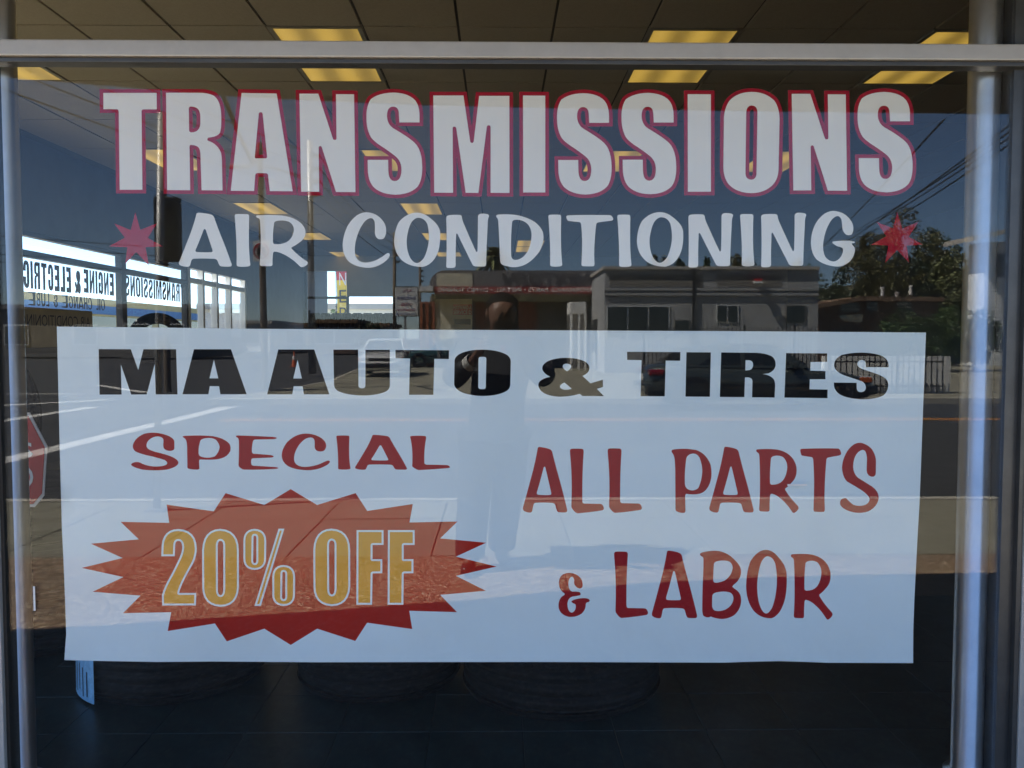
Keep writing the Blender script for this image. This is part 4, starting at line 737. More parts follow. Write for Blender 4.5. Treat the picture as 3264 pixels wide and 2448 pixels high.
for k in range(7): s = k/6*math.pi/2; pr.append((a.x+0.75*(1-math.sin(s)), -D1, b.z-0.75*(1-math.cos(s))))
prism(bm, [(a.x, -D1, a.z), (b.x, -D1, a.z), (b.x, -D1, b.z)] + pr, (0, -6, 0)); obj('fascia', bm, 'fascia_grey', t, world=True)
obj('sign_band', rbox(1385, 914, 1925, 936, D1-0.06, 0.05), 'sign_band', t, world=True)
obj('roof_soffit', rbox(1375, 937, 1925, 958, D1+0.35, 3), 'olive_soffit', t, world=True)
obj('fascia_panel', rbox(1392, 871, 1506, 913, D1-0.02, 0.015), 'cream_panel', t, world=True)
# letters face the shop, so the glass shows them reversed; they read along -x
q = P(1912, 931, D1-0.06); e = P(1395, 931, D1-0.06)
place_text('lettering', 'PERFORMANCE PARTS \u2022 INSTALL \u2022 DYNO TUNING', (q.x, -D1+0.06, q.z), (-1, 0, 0), 'letter_pale', t, abs(q.x-e.x), 0.21, 0.02, bold=0.02)
q = P(1890, 905); e = P(1600, 905); place_text('lettering', 'NEXTGEN', (q.x, -D1, q.z-0.02), (-1, 0, 0), 'letter_grey', t, abs(q.x-e.x), 0.50, 0.03, shear=0.3, bold=0.01)
for (u0, u1) in ((1340, 1398), (1508, 1552), (1655, 1710)):
    w_ = obj('shutter', rbox(u0, 962, u1, 1200, D1+2.1, 0.05, 0.05), 'orange_wood', t, world=True)
    n_ = max(3, int((u1-u0)/16))
    for k in range(n_):
        u = u0+(u1-u0)*(k+0.5)/n_; obj('slat', rbox(u-1.2, 964, u+1.2, 1190, D1+2.06, 0.03, 0.06), 'iron_black', w_, world=True)
for (u0, u1, m) in ((1400, 1506, 'cream_panel'), (1560, 1650, 'dark_glass'), (1714, 1805, 'stucco_dark')): obj('bay', rbox(u0, 962, u1, 1200, D1+2.12, 0.04, 0.05), m, t, world=True)
for u in (1398, 1508, 1756): obj('column', rbox(u-4, 940, u+4, 1200, D1+0.5, 0.22, 0.0), 'stucco_dark', t, world=True)
tag(obj('porch', rbox(1334, 912, 1380, 928, D1-0.5, 1.4), 'stucco_white'), 'small pale rounded porch roof at the corner of the tuning shop', 'porch')
t = thing('white_annex', 'narrow sunlit white porch between the tuning shop and the grey building', 'building', (4.3, -37, 0)); DA = 36.5
obj('lintel', rbox(1818, 962, 1868, 1000, DA, 2.0), 'stucco_white', t, world=True)
for u in (1822, 1846, 1866): obj('column', rbox(u-4, 1001, u+3, 1300, DA, 0.3, 0.0), 'stucco_white', t, world=True)
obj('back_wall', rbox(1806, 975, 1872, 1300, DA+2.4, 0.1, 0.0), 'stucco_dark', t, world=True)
D2 = 34.0
t = thing('grey_building', 'flat roofed grey commercial building with dark windows across the street', 'building', (9, -D2, 0))
obj('wall', rbox(1926, 857, 2610, 1250, D2, 12, 0.0), 'stucco_grey', t, world=True)
obj('parapet', rbox(1922, 849, 2614, 858, D2-0.12, 12.2), 'roof_pale', t, world=True)
obj('cornice', rbox(1926, 918, 2611, 926, D2-0.08, 0.075), 'stucco_grey', t, world=True); obj('cornice', rbox(1926, 934, 2611, 942, D2-0.08, 0.075), 'stucco_grey', t, world=True)
for (u0, v0, u1, v1, n_) in ((1935, 978, 2132, 1062, 3), (2285, 975, 2352, 1026, 2), (2505, 975, 2566, 1026, 1), (2150, 1022, 2196, 1062, 1)):
    w_ = obj('window', rbox(u0-3, v0-3, u1+3, v1+3, D2-0.03, 0.025), 'door_white' if n_ > 1 else 'stucco_dark', t, world=True)
    for k in range(n_):
        a = u0+(u1-u0)*k/n_; b = u0+(u1-u0)*(k+1)/n_; obj('pane', rbox(a+2, v0, b-2, v1, D2-0.045, 0.012), 'dark_glass', w_, world=True)
obj('downpipe', tube(BM(), tuple(ref_y(2212, 860, D2-0.08)), (ref_y(2212, 860, D2-0.08).x, -D2+0.08, 0), 0.05, n=8), 'iron_black', t, world=True)
obj('recess', rbox(1945, 876, 2240, 914, D2-0.012, 0.008), 'stucco_dark', t, world=True); obj('recess', rbox(2285, 876, 2490, 914, D2-0.012, 0.008), 'stucco_dark', t, world=True)
t = thing('floodlight', 'small flood light above the cornice of the grey building', 'lamp', ref_y(2418, 905, D2-0.1)); obj('housing', rbox(2408, 888, 2430, 903, D2-0.3, 0.2), 'sign_red', t, world=True); obj('hood', rbox(2405, 895, 2433, 903, D2-0.45, 0.14), 'vent_white', t, world=True)
# fences
def fence(pts, z1, label, bar_m, step, rails, name='iron_fence'):
    t = thing(name, label, 'fence', (pts[0][0], pts[0][1], 0))
    for (a, b) in zip(pts[:-1], pts[1:]):
        a, b = Vector((*a, 0)), Vector((*b, 0)); L = (b-a).length; n_ = int(L/step); d = (b-a)/n_
        for k in range(n_+1):
            p = a+d*k; big = k % 12 == 0; r = 0.03 if big else 0.011
            obj('post' if big else 'bar', bbox(p.x-r, p.x+r, p.y-r, p.y+r, 0, z1+(0.06 if big else 0)), bar_m, t, world=True)
        u = (b-a).normalized(); n = Vector((-u.y, u.x, 0))*0.014
        for z in rails: obj('rail', prism(BM(), [a+n+Vector((0, 0, z)), b+n+Vector((0, 0, z)), b-n+Vector((0, 0, z)), a-n+Vector((0, 0, z))], (0, 0, 0.035)), bar_m, t, world=True)
fence([(4.35, -24.0), (11.0, -24.0)], 1.75, 'black iron bar fence behind the dark sedan', 'iron_black', 0.125, (0.15, 1.5))
fence([(8.4, -19.9), (11.3, -19.9)], 1.05, 'low black iron fence in front of the white wall', 'iron_black', 0.14, (0.18, 0.8))
tag(obj('white_wall', bbox(8.35, 11.6, -20.35, -20.1, 0, 0.95), 'stucco_white'), 'low sunlit white wall behind the short iron fence', 'wall')
# brown house and siding house on the slope
t = thing('brown_house', 'brown single storey house with vents on its low roof beside the grey building', 'house', (16, -44, 0)); DH = 42.0
obj('wall', rbox(2606, 962, 2990, 1150, DH, 7, 0.0), 'brown_siding', t, world=True)
a, b, c = ref_y(2590, 972, DH-0.8), ref_y(2748, 944, DH-0.8), ref_y(3010, 946, DH-0.8)
rf = obj('roof', prism(BM(), [a, b, c, c+Vector((0, 0, -0.22)), b+Vector((0, 0, -0.22)), a+Vector((0, 0, -0.22))], (0, -8, 0)), 'roof_brown', t, world=True)
for u, v, h_ in ((2812, 920, 0.40), (2858, 928, 0.28), (2902, 916, 0.42)):
    p = ref_y(u, v+24, DH+1); bm = tube(BM(), p, p+Vector((0, 0, h_)), 0.085, n=10); tube(bm, p+Vector((0, 0, h_-.02)), p+Vector((0, 0, h_+0.06)), 0.12, n=10); obj('vent_pipe', bm, 'vent_white', rf, world=True)
for u0, v0, u1, v1 in ((2762, 958, 2796, 990), (2860, 958, 2906, 990), (2680, 965, 2740, 995)):
    w_ = obj('window', rbox(u0-3, v0-3, u1+3, v1+3, DH-0.04, 0.03), 'brown_siding', t, world=True); obj('pane', rbox(u0, v0, u1, v1, DH-0.06, 0.015), 'dark_glass', w_, world=True)
    for k in (1, 2): vv = v0+(v1-v0)*k/3; obj('muntin', rbox(u0, vv-1, u1, vv+1, DH-0.075, 0.012), 'vent_white', w_, world=True)
obj('garage_panel', prism(BM(), [ref_y(2668, 1006, DH-0.03), ref_y(2750, 1000, DH-0.03), ref_y(2750, 1027, DH-0.03), ref_y(2694, 1024, DH-0.03)], (0, -0.02, 0)), 'cream_panel', t, world=True)
t = thing('siding_house', 'two storey white clapboard house at the right end of the street', 'house', (24, -44, 0)); DS = 44.0
p0 = ref_y(3105, 752, DS); p1 = ref_y(3260, 735, DS)
obj('wall', bbox(p0.x+0.6, p0.x+9, -DS-1.6, -DS, 0, p0.z-0.3), 'siding_white', t, world=True)
for k in range(30): z = 1.2+k*0.17; obj('clapboard', prism(BM(), [(p0.x+0.6, -DS+0.03, z), (p0.x+3.4, -DS+0.03, z), (p0.x+3.4, -DS+0.005, z+0.165), (p0.x+0.6, -DS+0.005, z+0.165)], (0, -0.01, 0)), 'siding_white', t, world=True)
obj('roof', prism(BM(), [(p0.x-0.5, -DS+0.8, p0.z-0.35), (p0.x+10, -DS+0.8, p0.z+1.9), (p0.x+10, -DS+0.8, p0.z+2.15), (p0.x-0.5, -DS+0.8, p0.z-0.1)], (0, -3, 0)), 'roof_pale', t, world=True)
w_ = obj('window', bbox(p0.x+1.2, p0.x+2.6, -DS+0.035, -DS+0.06, p0.z-2.2, p0.z-0.9), 'stucco_grey', t, world=True); obj('pane', bbox(p0.x+1.28, p0.x+2.52, -DS+0.062, -DS+0.07, p0.z-2.12, p0.z-0.98), 'dark_glass', w_, world=True)
tag(obj('hillside', prism(BM(), [(13, -62, -0.3), (60, -62, -0.3), (60, -62, 7.5), (34, -62, 6.6), (22, -62, 3.0), (16, -62, 1.0)], (0, -60, 0)), mat('hill_soil', (0.07, 0.065, 0.03), 0.95, noise=(0.4, 0.3))), kind='structure')
# far low buildings along the side street and the lot on the left
def lowb(name, label, u0, u1, v0, D, dep, wall, roof, wins=()):
    a, b = ref_y(u0, v0, D), ref_y(u1, v0, D); t = thing(name, label, 'building', ((a.x+b.x)/2, -D, 0))
    obj('wall', bbox(a.x, b.x, -D-dep, -D, 0, a.z), wall, t, world=True); obj('roof', bbox(a.x-0.3, b.x+0.3, -D-dep-0.3, -D+0.3, a.z+0.002, a.z+0.35), roof, t, world=True)
    n_ = max(2, int((b.x-a.x)/4))
    for k in range(n_):
        x = a.x+(b.x-a.x)*(k+0.5)/n_; w_ = obj('window', bbox(x-0.95, x+0.95, -D+0.005, -D+0.05, 0.9, min(2.5, a.z-0.4)), 'vent_white', t, world=True); obj('pane', bbox(x-0.85, x+0.85, -D+0.052, -D+0.06, 1.0, min(2.4, a.z-0.5)), 'dark_glass', w_, world=True)
lowb('tan_building', 'long low tan building far down the side street', 880, 1235, 1040, 95, 12, 'cream_panel', 'roof_brown')
lowb('red_building', 'low dark red building far behind the parked cars', 1000, 1130, 1030, 80, 8, 'brown_siding', 'roof_brown')
lowb('white_building', 'low white building far beyond the junction', 610, 860, 1032, 88, 10, 'stucco_white', 'roof_pale')
lowb('dark_building', 'dark low building at the far left beyond the junction', 380, 600, 985, 62, 10, 'stucco_dark', 'fascia_grey')
lowb('black_roof_building', 'long dark roofed building at the far end of the crosswalk', -60, 380, 985, 66, 10, 'stucco_dark', 'fascia_grey')
t = thing('blue_yellow_building', 'yellow building with a blue band seen through the side window', 'building', (-26, 30, 0))
obj('wall', bbox(-34, -26, 8, 120, -0.12, 4.0), 'yellow_wall', t, world=True); obj('blue_band', bbox(-25.99, -25.9, 8, 120, 3.0, 3.55), 'blue_band', t, world=True)
for k in range(17): obj('bay', bbox(-25.99, -25.92, 9+k*6.3, 14+k*6.3, -0.1, 2.85), 'dark_glass', t, world=True)
t = thing('white_shed', 'low white shed outside the back window of the shop', 'building', (-8, 46, 0)); obj('wall', bbox(-16, 4, 46, 54, -0.12, 3.0), 'stucco_white', t, world=True); obj('roof', bbox(-16.3, 4.3, 45.7, 54.3, 3.002, 3.3), 'roof_pale', t, world=True)

# ---- poles, signs, signal, wires
def pole_thing(name, label, cat, base, h_, r0, r1, m, lean=(0, 0)):
    t = thing(name, label, cat, base); obj('shaft', tube(BM(), base, (base[0]+lean[0], base[1]+lean[1], base[2]+h_), r0, r1, 14), m, t, smooth=True, world=True); return t
b = ref_g(500, 1628); sp = pole_thing('sign_pole', 'bare steel sign pole with a base plate on the near sidewalk', 'pole', b, 3.2, 0.03, 0.03, 'pole_steel', (0.10, 0))
obj('base_plate', bbox(b.x-0.08, b.x+0.08, b.y-0.08, b.y+0.08, 0, 0.02), 'pole_steel', sp, world=True)
b = Vector((ref_y(530, 1000, 21).x, -21, 0)); sg = thing('traffic_signal', 'black traffic signal head on a dark pole at the far corner', 'traffic signal', b)
obj('pole', tube(BM(), b, b+Vector((0, 0, 5.3)), 0.09, 0.07, 12), 'pole_wood', sg, world=True)
hd = obj('signal_head', rbox(492, 626, 566, 832, 20.8, 0.3, bev=0.03), 'iron_black', sg, world=True)
for v in (660, 730, 800): p = ref_y(530, v, 20.75); obj('visor', tube(BM(), p, p+Vector((0, 0.28, 0)), 0.16, 0.16, 16, cap=False), 'iron_black', hd, world=True)
b = Vector((ref_y(842, 1000, 22.5).x, -22.5, 0)); lp = thing('street_lamp', 'tall street lamp pole with a long curved arm and a no U-turn sign', 'street lamp', b)
top = ref_y(828, 455, 22.5)
obj('pole', tube(BM(), b, top, 0.10, 0.075, 12), 'pole_wood', lp, world=True)
obj('arm', path_tube(BM(), [top+Vector((0, 0, -0.15)), ref_y(805, 520, 22.2), ref_y(762, 430, 21.2), ref_y(722, 330, 20.0), ref_y(700, 270, 19)], 0.06, 8), 'pole_wood', lp, world=True)
t = thing('no_u_turn_sign', 'square white no U-turn sign with a red ring on the lamp pole', 'sign', ref_y(828, 798, 22.3)); a, b2 = ref_y(806, 836, 22.3), ref_y(858, 764, 22.3)
cx, cz, hw = (a.x+b2.x)/2, (a.z+b2.z)/2, (b2.x-a.x)/2
obj('plate', bbox(cx-hw, cx+hw, -22.34, -22.32, cz-hw*1.25, cz+hw*1.25), 'sign_white', t, world=True)
bm = BM(); lathe(bm, [(hw*0.80, 0), (hw*0.95, 0), (hw*0.95, 0.006), (hw*0.80, 0.006)], 32, 'y', (cx, -22.318, cz), close=True); obj('ring', bm, 'sign_red', t, world=True)
bm = BM(); path_tube(bm, [(cx-hw*.3, -22.31, cz-hw*.5), (cx-hw*.3, -22.31, cz+hw*.2), (cx-hw*.1, -22.31, cz+hw*.45), (cx+hw*.15, -22.31, cz+hw*.45), (cx+hw*.33, -22.31, cz+hw*.2), (cx+hw*.33, -22.31, cz-hw*.2)], 0.045, 6); obj('arrow', bm, 'sign_black', t, world=True)
bm = BM(); prism(bm, [(cx-hw*.7, -22.30, cz+hw*.55), (cx-hw*.55, -22.30, cz+hw*.7), (cx+hw*.7, -22.30, cz-hw*.55), (cx+hw*.55, -22.30, cz-hw*.7)], (0, -.006, 0)); obj('slash', bm, 'sign_red', t, world=True)
POLES = []
for k, (u, v, hh, lab) in enumerate(((995, 1192, 9.2, 'tall utility pole with insulators beside the parked white car'), (1259, 1142, 9.0, 'farther utility pole behind the barber sign'), (1340, 1125, 9.2, 'distant utility pole beside the tuning shop'))):
    b = ref_g(u, v); t = pole_thing('utility_pole', lab, 'utility pole', b, hh, 0.15, 0.11, 'pole_steel' if k == 0 else 'pole_wood'); POLES.append(b)
    t['group'] = 'utility poles along the side street'
    for z in (0.6, 1.1, 1.6, 2.1): obj('insulator', tube(BM(), (b.x+0.13, b.y, hh-z), (b.x+0.42, b.y, hh-z), 0.10, 0.06, 8), 'iron_black', t, world=True)
    if k == 0:
        obj('lamp_arm', path_tube(BM(), [(b.x, b.y, 7.6), (b.x-1.2, b.y+0.5, 8.0), (b.x-2.2, b.y+0.8, 8.05)], 0.035, 6), 'pole_steel', t, world=True); obj('lamp_head', bbox(b.x-2.9, b.x-2.1, b.y+0.7, b.y+0.95, 7.95, 8.1, bev=0.03), 'pole_steel', t, world=True)
def wire(name, a, b, sag, label, group, r=0.018):
    a, b = Vector(a), Vector(b); pts = []
    for k in range(13): s = k/12; p = a.lerp(b, s); p.z -= sag*4*s*(1-s); pts.append(p)
    return tag(obj(name, path_tube(BM(), pts, r, 5), 'wire'), label, 'wire', group)
q = POLES[0]; NEAR = Vector((-30, -16, 9.6))
for k, z in enumerate((8.6, 8.1, 7.6, 7.1)):
    wire('overhead_wire', (-16, -5.5, z+1.3), (q.x+0.4, q.y, z), 0.5, 'thin black overhead wire from the shop corner to the tall utility pole', 'wires to the tall utility pole')
    wire('overhead_wire', (q.x+0.4, q.y, z), (POLES[1].x+0.4, POLES[1].y, z-0.1), 0.5, 'thin black overhead wire running from the tall utility pole behind the barber sign', 'wires behind the barber sign')
    wire('overhead_wire', (-70, -30-k, 10.5-k*0.5), (-20, -48-k*2, 6.6-k*0.35), 0.5, 'thin black wire low over the dark roofs at the far left', 'wires over the dark roofs')
for k, ((u0, v0), (u1, v1), D0, D_1) in enumerate((((3230, 390), (2640, 800), 12, 45), ((3230, 412), (2700, 745), 12.3, 46), ((3230, 430), (2720, 742), 12.3, 46.5), ((3230, 452), (2730, 760), 12.5, 47), ((3010, 380), (2560, 840), 12.5, 52))):
    wire('overhead_wire', ref_y(u0, v0, D0), ref_y(u1, v1, D_1), 0.15, ['thin black wire slanting down toward the big tree at the right', 'lone thin wire slanting past the last letters'][k == 4], 'wires over the big tree', 0.016)
t = thing('barber_sign', 'white board reading BARBER and HAIR Creations on a post', 'sign', (ref_g(1290, 1160).x, -50, 0)); DB = 44.0
a, b = ref_y(1257, 1009, DB), ref_y(1334, 913, DB)
obj('frame', bbox(a.x, b.x, -DB-0.12, -DB, a.z, b.z), 'iron_black', t, world=True); obj('board', bbox(a.x+0.05, b.x-0.05, -DB+0.002, -DB+0.02, a.z+0.05, b.z-0.05), 'sign_white', t, world=True)
mat('print_red', (0.30, 0.03, 0.08), 0.6); mat('print_blue', (0.03, 0.05, 0.22), 0.6); W_ = b.x-a.x
for s, f0, f1, yy, hh, m in (("KJ's", 0.30, 0.62, 0.78, 0.22, 'print_red'), ('BARBER', 0.12, 0.90, 0.56, 0.17, 'print_blue'), ('HAIR', 0.30, 0.74, 0.35, 0.15, 'print_red'), ('Creations', 0.10, 0.90, 0.19, 0.13, 'print_red'), ('510-690-0810', 0.08, 0.92, 0.06, 0.09, 'print_blue')):
    place_text('lettering', s, (b.x-W_*f0, -DB+0.022, a.z+(b.z-a.z)*yy), (-1, 0, 0), m, t, W_*(f1-f0), hh, 0.004, bold=0.012)
obj('post', bbox(a.x+0.5, a.x+0.62, -DB-0.1, -DB-0.02, 0, a.z), 'pole_steel', t, world=True)
p = ref_g(938, 1163); t = thing('traffic_cone', 'orange and white traffic cone standing at the far corner', 'traffic cone', p); mat('cone_orange', (0.55, 0.10, 0.03), 0.6)
obj('base', bbox(p.x-0.2, p.x+0.2, p.y-0.2, p.y+0.2, -0.12, -0.08), 'cone_orange', t, world=True); obj('cone', tube(BM(), (p.x, p.y, -0.08), (p.x, p.y, 0.75), 0.15, 0.03, 14), 'cone_orange', t, world=True); obj('band', tube(BM(), (p.x, p.y, 0.28), (p.x, p.y, 0.48), 0.105, 0.075, 14), 'sign_white', t, world=True)

# ================================================================ TREES
mat('bark', (0.10, 0.075, 0.05), 0.9, noise=(8, 0.3))
def leaf_mat(name, c):
    m = mat(name, c, 0.65); N = m.node_tree; b = N.nodes['Principled BSDF']
    g = N.nodes.new('ShaderNodeNewGeometry'); hs = N.nodes.new('ShaderNodeHueSaturation'); hs.inputs['Color'].default_value = (*c, 1)
    mr = N.nodes.new('ShaderNodeMapRange'); mr.inputs['To Min'].default_value = 0.55; mr.inputs['To Max'].default_value = 1.5
    N.links.new(g.outputs['Random Per Island'], mr.inputs['Value']); N.links.new(mr.outputs[0], hs.inputs['Value']); N.links.new(hs.outputs[0], b.inputs['Base Color'])
    b.inputs['Subsurface Weight'].default_value = 0.0
    return m
leaf_mat('leaf_olive', (0.085, 0.078, 0.02)); leaf_mat('leaf_dark', (0.030, 0.045, 0.016)); leaf_mat('leaf_green', (0.04, 0.075, 0.016)); leaf_mat('leaf_palm', (0.12, 0.13, 0.05))
def leaf_cloud(cx, cy, cz, rx, ry, rz, n, size, rg, clumps=26):
    V, Fc = [], []; C = []
    while len(C) < clumps:
        p = Vector((rg.uniform(-1, 1), rg.uniform(-1, 1), rg.uniform(-1, 1)))
        if 0.25 < p.length < 0.95: C.append((p, rg.uniform(0.22, 0.42)))
    for k in range(n):
        p, r = C[rg.randrange(clumps)]
        d = Vector((rg.gauss(0, 1), rg.gauss(0, 1), rg.gauss(0, 1))).normalized()*r*rg.uniform(0.55, 1.05)
        q = p+d; q = Vector((cx+q.x*rx, cy+q.y*ry, cz+q.z*rz))
        a = Vector((rg.gauss(0, 1), rg.gauss(0, 1), rg.gauss(0, 0.7))).normalized(); b = a.orthogonal().normalized(); b = b*math.cos(k)+a.cross(b)*math.sin(k)
        s = size*rg.uniform(0.6, 1.3); i = len(V); V += [q-a*s*0.5, q+b*s*0.28, q+a*s*0.5, q-b*s*0.28]; Fc.append((i, i+1, i+2, i+3))
    me = bpy.data.meshes.new('crown'); me.from_pydata(V, [], Fc); me.update(); return me
def tree(label, base, top_z, wid, leaf, n=2200, size=0.30, seed=1, name='tree', crown_low=0.25, dep=None, group=None):
    rg = random.Random(seed); t = thing(name, label, 'tree' if name == 'tree' else 'bush', base, group=group); H = top_z-base[2]; dep = dep or wid
    z0 = base[2]+H*crown_low; cz = (z0+top_z)/2; bm = BM(); r = max(0.06, H*0.022)
    p = Vector(base); tip = Vector((base[0]+rg.uniform(-.2, .2), base[1], cz)); tube(bm, p, p.lerp(tip, 0.5), r*1.25, r, 9); tube(bm, p.lerp(tip, 0.5), tip, r, r*0.6, 9)
    for k in range(6):
        a = k*1.05+rg.random(); s = p.lerp(tip, rg.uniform(0.55, 1)); e = Vector((base[0]+math.cos(a)*wid*0.33, base[1]+math.sin(a)*dep*0.33, cz+rg.uniform(-.1, .3)*(top_z-z0))); tube(bm, s, e, r*0.5, r*0.12, 6)
    obj('trunk', bm, 'bark', t, world=True)
    c = obj('crown', leaf_cloud(base[0], base[1], cz, wid/2, dep/2, (top_z-z0)/2, n, size, rg), leaf, t, world=True); return t
def ptree(label, u, v, D, wpx, leaf, zb=0.0, **kw):
    q = ref_y(u, v, D); w_ = wpx*(D+2.5)/F; return tree(label, (q.x, -D, zb), q.z, w_, leaf, **kw)
ptree('tall olive green tree rising behind the last red star', 2850, 695, 57, 300, 'leaf_olive', 1.0, n=15000, size=0.20, seed=3, crown_low=0.2)
ptree('leafy tree beside the tall olive green tree', 2975, 742, 60, 110, 'leaf_green', 1.0, n=4000, size=0.20, seed=4)
for k, (u, v, D, wp, lf, zb) in enumerate(((2648, 868, 55, 130, 'leaf_dark', 0), (2730, 842, 60, 190, 'leaf_dark', 0.5), (2832, 838, 58, 200, 'leaf_dark', 0.8), (2925, 822, 56, 200, 'leaf_dark', 1.0), (3010, 800, 55, 190, 'leaf_dark', 1.5), (3075, 770, 53, 170, 'leaf_palm', 2.0))):
    ptree(['dark tree touching the roof line of the grey building', 'dark tree above the gable of the brown house', 'dark tree above the vents of the brown house', 'dark tree under the tall olive tree', 'broad dark tree left of the siding house', 'pale drooping tree in front of the siding house'][k], u, v, D, wp, lf, zb, n=7000, size=0.21, seed=20+k, crown_low=0.08, dep=5, group='trees on the slope')
for k, (u, v, D, wp) in enumerate(((2895, 1000, 33, 190), (2990, 980, 35, 170), (3110, 985, 36, 160))):
    ptree(['bright green bush in front of the brown house', 'rounded green bush beside the brown house', 'green bush below the siding house'][k], u, v, D, wp, 'leaf_green', n=6000, size=0.12, seed=40+k, name='bush', crown_low=0.02, group='bushes before the houses')
for k, (u, v, D, wp, h_) in enumerate(((2100, 812, 60, 90, 0), (2165, 826, 62, 60, 0), (2255, 832, 60, 34, 0), (2345, 800, 61, 90, 0), (2395, 822, 64, 80, 0), (2560, 815, 62, 80, 0))):
    ptree(['rounded treetop behind the grey building under the letter O', 'small bushy treetop behind the grey building', 'thin treetop behind the grey building', 'tall treetop behind the grey building beside the letter N', 'low treetop behind the grey building', 'treetop behind the last corner of the grey building'][k], u, v, D, wp, ['leaf_olive', 'leaf_dark', 'leaf_green'][k % 3], n=2600, size=0.21, seed=60+k, crown_low=0.45, group='treetops behind the grey building')
def palm(label, u, v, D, R=1.9, seed=5):
    rg = random.Random(seed); q = ref_y(u, v, D); t = thing('palm_tree', label, 'palm tree', (q.x, -D, 0)); H = q.z-1.3
    obj('trunk', tube(BM(), (q.x, -D, 0), (q.x+0.1, -D, H), 0.28, 0.20, 12), 'bark', t, world=True); bm = BM()
    for k in range(110):
        a = rg.uniform(0, 6.28); el = rg.uniform(-1.0, 1.2); d = Vector((math.cos(a)*math.cos(el), math.sin(a)*math.cos(el), math.sin(el))); sd = Vector((-math.sin(a), math.cos(a), 0)); L = R*rg.uniform(0.75, 1.05); pv = None
        for j in range(6):
            s = j/5; c = Vector((q.x+0.1, -D, H))+d*L*s+Vector((0, 0, -0.55*L*s*s)); ww = 0.16*math.sin(math.pi*min(1, s*0.9+0.1))
            pr_ = (bm.verts.new(c-sd*ww), bm.verts.new(c+sd*ww))
            if pv: bm.faces.new((pv[0], pv[1], pr_[1], pr_[0]))
            pv = pr_
    obj('fronds', bm, 'leaf_palm', t, world=True)
palm('shaggy palm rising behind the tuning shop', 1568, 762, 62, 2.0)
for k, (x, y, r_, zt) in enumerate(((-6.6, 33, 2.6, 2.45), (-4.7, 35, 2.6, 2.3))):
    tree(['leafy bush behind the feather flag', 'dark leafy bush beside the feather flag'][k], (x, y, -0.1), zt, r_, 'leaf_green', n=1800, size=0.22, seed=80+k, name='bush', crown_low=0.02)
tree('dark conifer seen through the lettered side window', (-26, 33, -0.1), 6.5, 3.0, 'leaf_dark', n=1500, size=0.4, seed=91, crown_low=0.1)
for k, (u, v, D, wp) in enumerate(((640, 1015, 78, 110), (1180, 1035, 70, 120), (720, 1020, 92, 120))):
    ptree(['tree before the far white building', 'dark tree behind the parked cars', 'tree at the end of the far white building'][k], u, v, D, wp, 'leaf_dark', n=1200, size=0.35, seed=100+k, crown_low=0.1)

